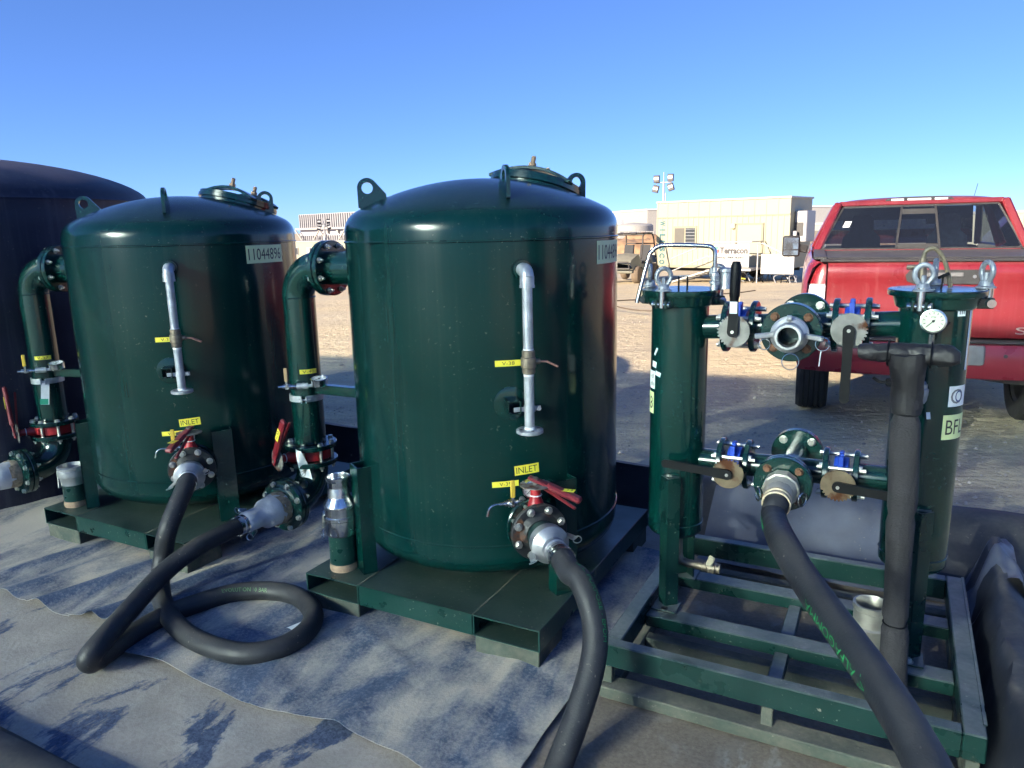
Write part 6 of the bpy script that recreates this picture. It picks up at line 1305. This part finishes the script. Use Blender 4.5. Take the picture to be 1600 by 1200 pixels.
# long white trailer in front of it
a, c = onD(440, 399, 62), onD(575, 399, 56); base = gz(60); a.z = c.z = 0; d = c - a; L_ = d.length; WT = world_thing('site_trailer', (a.x, a.y, base), math.atan2(d.y, d.x), 'long white site trailer in front of the steel hall', 'site trailer'); h0 = onD(480, 378, 60).z - base
b = nbm(); box(b, (L_ / 2, 1.3, (h0 + .5) / 2), (L_, 2.6, h0 - .5)); obj('wall', b, CREAM, WT, smooth=False); b = nbm(); box(b, (L_ / 2, 1.3, h0 + .04), (L_ + .1, 2.7, .08)); obj('roof', b, FW_, WT, smooth=False); b = nbm(); box(b, (L_ / 2, 1.3, .3), (L_ * .94, 2.2, .4)); obj('chassis', b, UNDER, WT, smooth=False)
for x in (.18, .36, .62, .82):
    b = nbm(); box(b, (L_ * x, -.03, h0 * .62), (.8, .06, .6)); wn = obj('window', b, GREYM, WT, smooth=False); b = nbm(); box(b, (L_ * x + .18, -.065, h0 * .62), (.34, .02, .5)); obj('pane', b, DARKG, wn, smooth=False)
# cream container ahead of the truck, and a row of cream site units to the right of it
def cream_unit(x, y, yaw, L_, label, h=2.9):
    o = world_thing('site_unit', (x, y, gz(y)), yaw, label, 'site unit', 'cream site units by the truck'); b = nbm(); box(b, (0, 0, h / 2 + .15), (L_, 2.5, h)); w_ = obj('wall', b, CREAM, o, smooth=False); bb = nbm(); box(bb, (0, 0, 0), (.10, .05, h - .1)); me = mesh_of('siding_rib', bb, CREAM, smooth=False); n_ = int(L_ / .3)
    for i in range(n_): inst('siding_rib', me, Matrix.Translation((-L_ / 2 + L_ * (i + .5) / n_, -1.26, h / 2 + .15)), w_)
    b = nbm(); box(b, (0, 0, h + .2), (L_ + .1, 2.6, .1)); obj('roof', b, FW_, o, smooth=False); return o
_p = ground_at(1650, 30); cream_unit(_p.x, _p.y, R(-40), 6.5, 'cream ribbed site unit partly hidden behind the truck cab', 2.25)

# ------------------------------------------------------------------ dirt piles, stakes, ropes
DIRT = mat('orange_dirt', (.42, .26, .14), .95, 0, .25, 1.5, .5, 4)
def pile(u, dep, wd, h, label, seed, m=DIRT):
    p = ground_at(u, dep); b = nbm(); G = []
    for i in range(29):
        row = []
        for j in range(15):
            x, y = (i / 14 - 1) * wd, (j / 7 - 1) * wd * .5; r_ = max(0, 1 - (x / wd) ** 2 - (y / (wd * .5)) ** 2); z = h * r_ ** .8 * (.7 + .5 * noise.noise(Vector((x * .5 + seed, y * .5, seed)))) + .3 * h * r_ * noise.noise(Vector((x * 1.6, y * 1.6, seed))) - .05; row.append(b.verts.new((x, y, z)))
        G.append(row)
    for i in range(28):
        for j in range(14): b.faces.new((G[i][j], G[i + 1][j], G[i + 1][j + 1], G[i][j + 1]))
    o = obj('dirt_pile', b, m, ang=80); o.location = p; tag(o, label, 'dirt pile', 'dirt piles at the edge of the yard')
pile(978, 76, 8, 2.3, 'orange dirt pile behind the olive buggy roof', 1.0); pile(1012, 88, 9, 2.5, 'orange dirt pile between the buggy and the trailer', 2.0); pile(1262, 78, 7, 2.1, 'orange dirt pile right of the trailer end', 3.0); pile(1300, 90, 8, 2.0, 'orange dirt pile behind the truck mirror', 4.0); pile(1252, 52, 4, 1.0, 'pale rubble heap right of the trailer end', 5.0, mat('pale_rubble', (.55, .47, .36), .9, 0, .35, 2, .5, 5)); pile(520, 100, 20, 1.6, 'low dirt bank below the steel hall between the tanks', 6.0)
FN = world_thing('mesh_fence', ground_at(1258, 60), R(-12), 'screened fence with a pale round emblem right of the trailer', 'fence'); b = nbm(); sheetpoly(b, [[(lerp(-2.2, 5, i / 12), .03 * math.sin(i * 2), z) for i in range(13)] for z in (.1, 1.0, 1.9)]); fs = obj('fence_screen', b, mat('fence_screen', (.17, .15, .13), .8), FN)
for i in range(5): b = nbm(); cyl(b, (-2.2 + 1.8 * i, 0, 0), (-2.2 + 1.8 * i, 0, 2.0), .03, None, 8); obj('fence_post', b, GREYM, FN)
for dx, w2 in ((-1.1, .5), (1.0, .6)): b = nbm(); box(b, (dx, -.06, 1.35), (w2, .02, .12)); obj('fence_print', b, WHITE, fs)
b = nbm(); torus(b, (-.1, -.06, 1.35), (0, 1, 0), .17, .05, 24, 6); obj('fence_print', b, WHITE, fs)
p = ground_at(1157, 17.5); SK_ = world_thing('survey_stake', p, 0, 'thin stake tied with yellow ribbon in front of the trailer steps', 'stake'); zz = onD(1157, 428, 17.5).z - p.z
b = nbm(); cyl(b, (0, 0, -.1), (0, 0, zz), .014, .012, 8); obj('stake_rod', b, mat('stake_wood', (.50, .42, .28), .8), SK_); b = nbm()
for i in range(5): a = i * 1.25; bar(b, (0, 0, zz - .10 + .015 * i), (.13 * math.cos(a), .03, zz - .12 + .05 * math.sin(a * 2)), .03, .006, 0, (0, 1, 0))
obj('ribbon', b, mat('yellow_ribbon', (.75, .60, .10), .6), SK_)
for k, (q0, q1, lab) in enumerate((((930, 479), (1180, 459), 'upper thin rope stretched across the sand behind the skid'), ((930, 481.5), (1130, 505), 'lower thin rope slanting across the sand behind the skid'))):
    a, c = onZ(*q0, -.06), onZ(*q1, -.06); a, c = W(a), W(c); b = nbm(); tube(b, [a.lerp(c, i / 10) + Vector((0, 0, .075 + .02 * math.sin(i * 1.3))) for i in range(11)], .014, 8); tag(obj('rope', b, mat('dark_rope', (.10, .075, .05), .9)), lab, 'rope')

# dark boxes added unseen behind the camera to break up bright tank reflections
DARKBOXM = mat('added_box_blue', (.03, .035, .05), .5, 0, .2, 4, .05, 30, .3)
for i, (x, y, yw, L_) in enumerate(((6.6, -3.4, R(-40), 3.2), (11.5, -1.0, R(-55), 3.0))):
    o = world_thing('added_dark_box', (x, y, -.012), yw, ('longer' if i == 0 else 'shorter') + ' added unseen dark box that breaks up the tank reflections', 'added box', 'added dark boxes behind the camera')
    b = nbm(); hw = L_ / 2
    for sx in (-1, 1):
        box(b, (0, sx * .95, 1.15), (L_, .05, 2.1)); box(b, (sx * hw, 0, 1.15), (.05, 1.85, 2.1))
    box(b, (0, 0, .12), (L_, 1.9, .08)); w_ = obj('dark_box_body', b, DARKBOXM, o, smooth=False)
    for k in range(5):
        for sx in (-1, 1): b = nbm(); box(b, (-hw + L_ * (k + .5) / 5, sx * 1.0, 1.1), (.10, .08, 2.0)); obj('side_rib', b, DARKBOXM, w_, smooth=False)
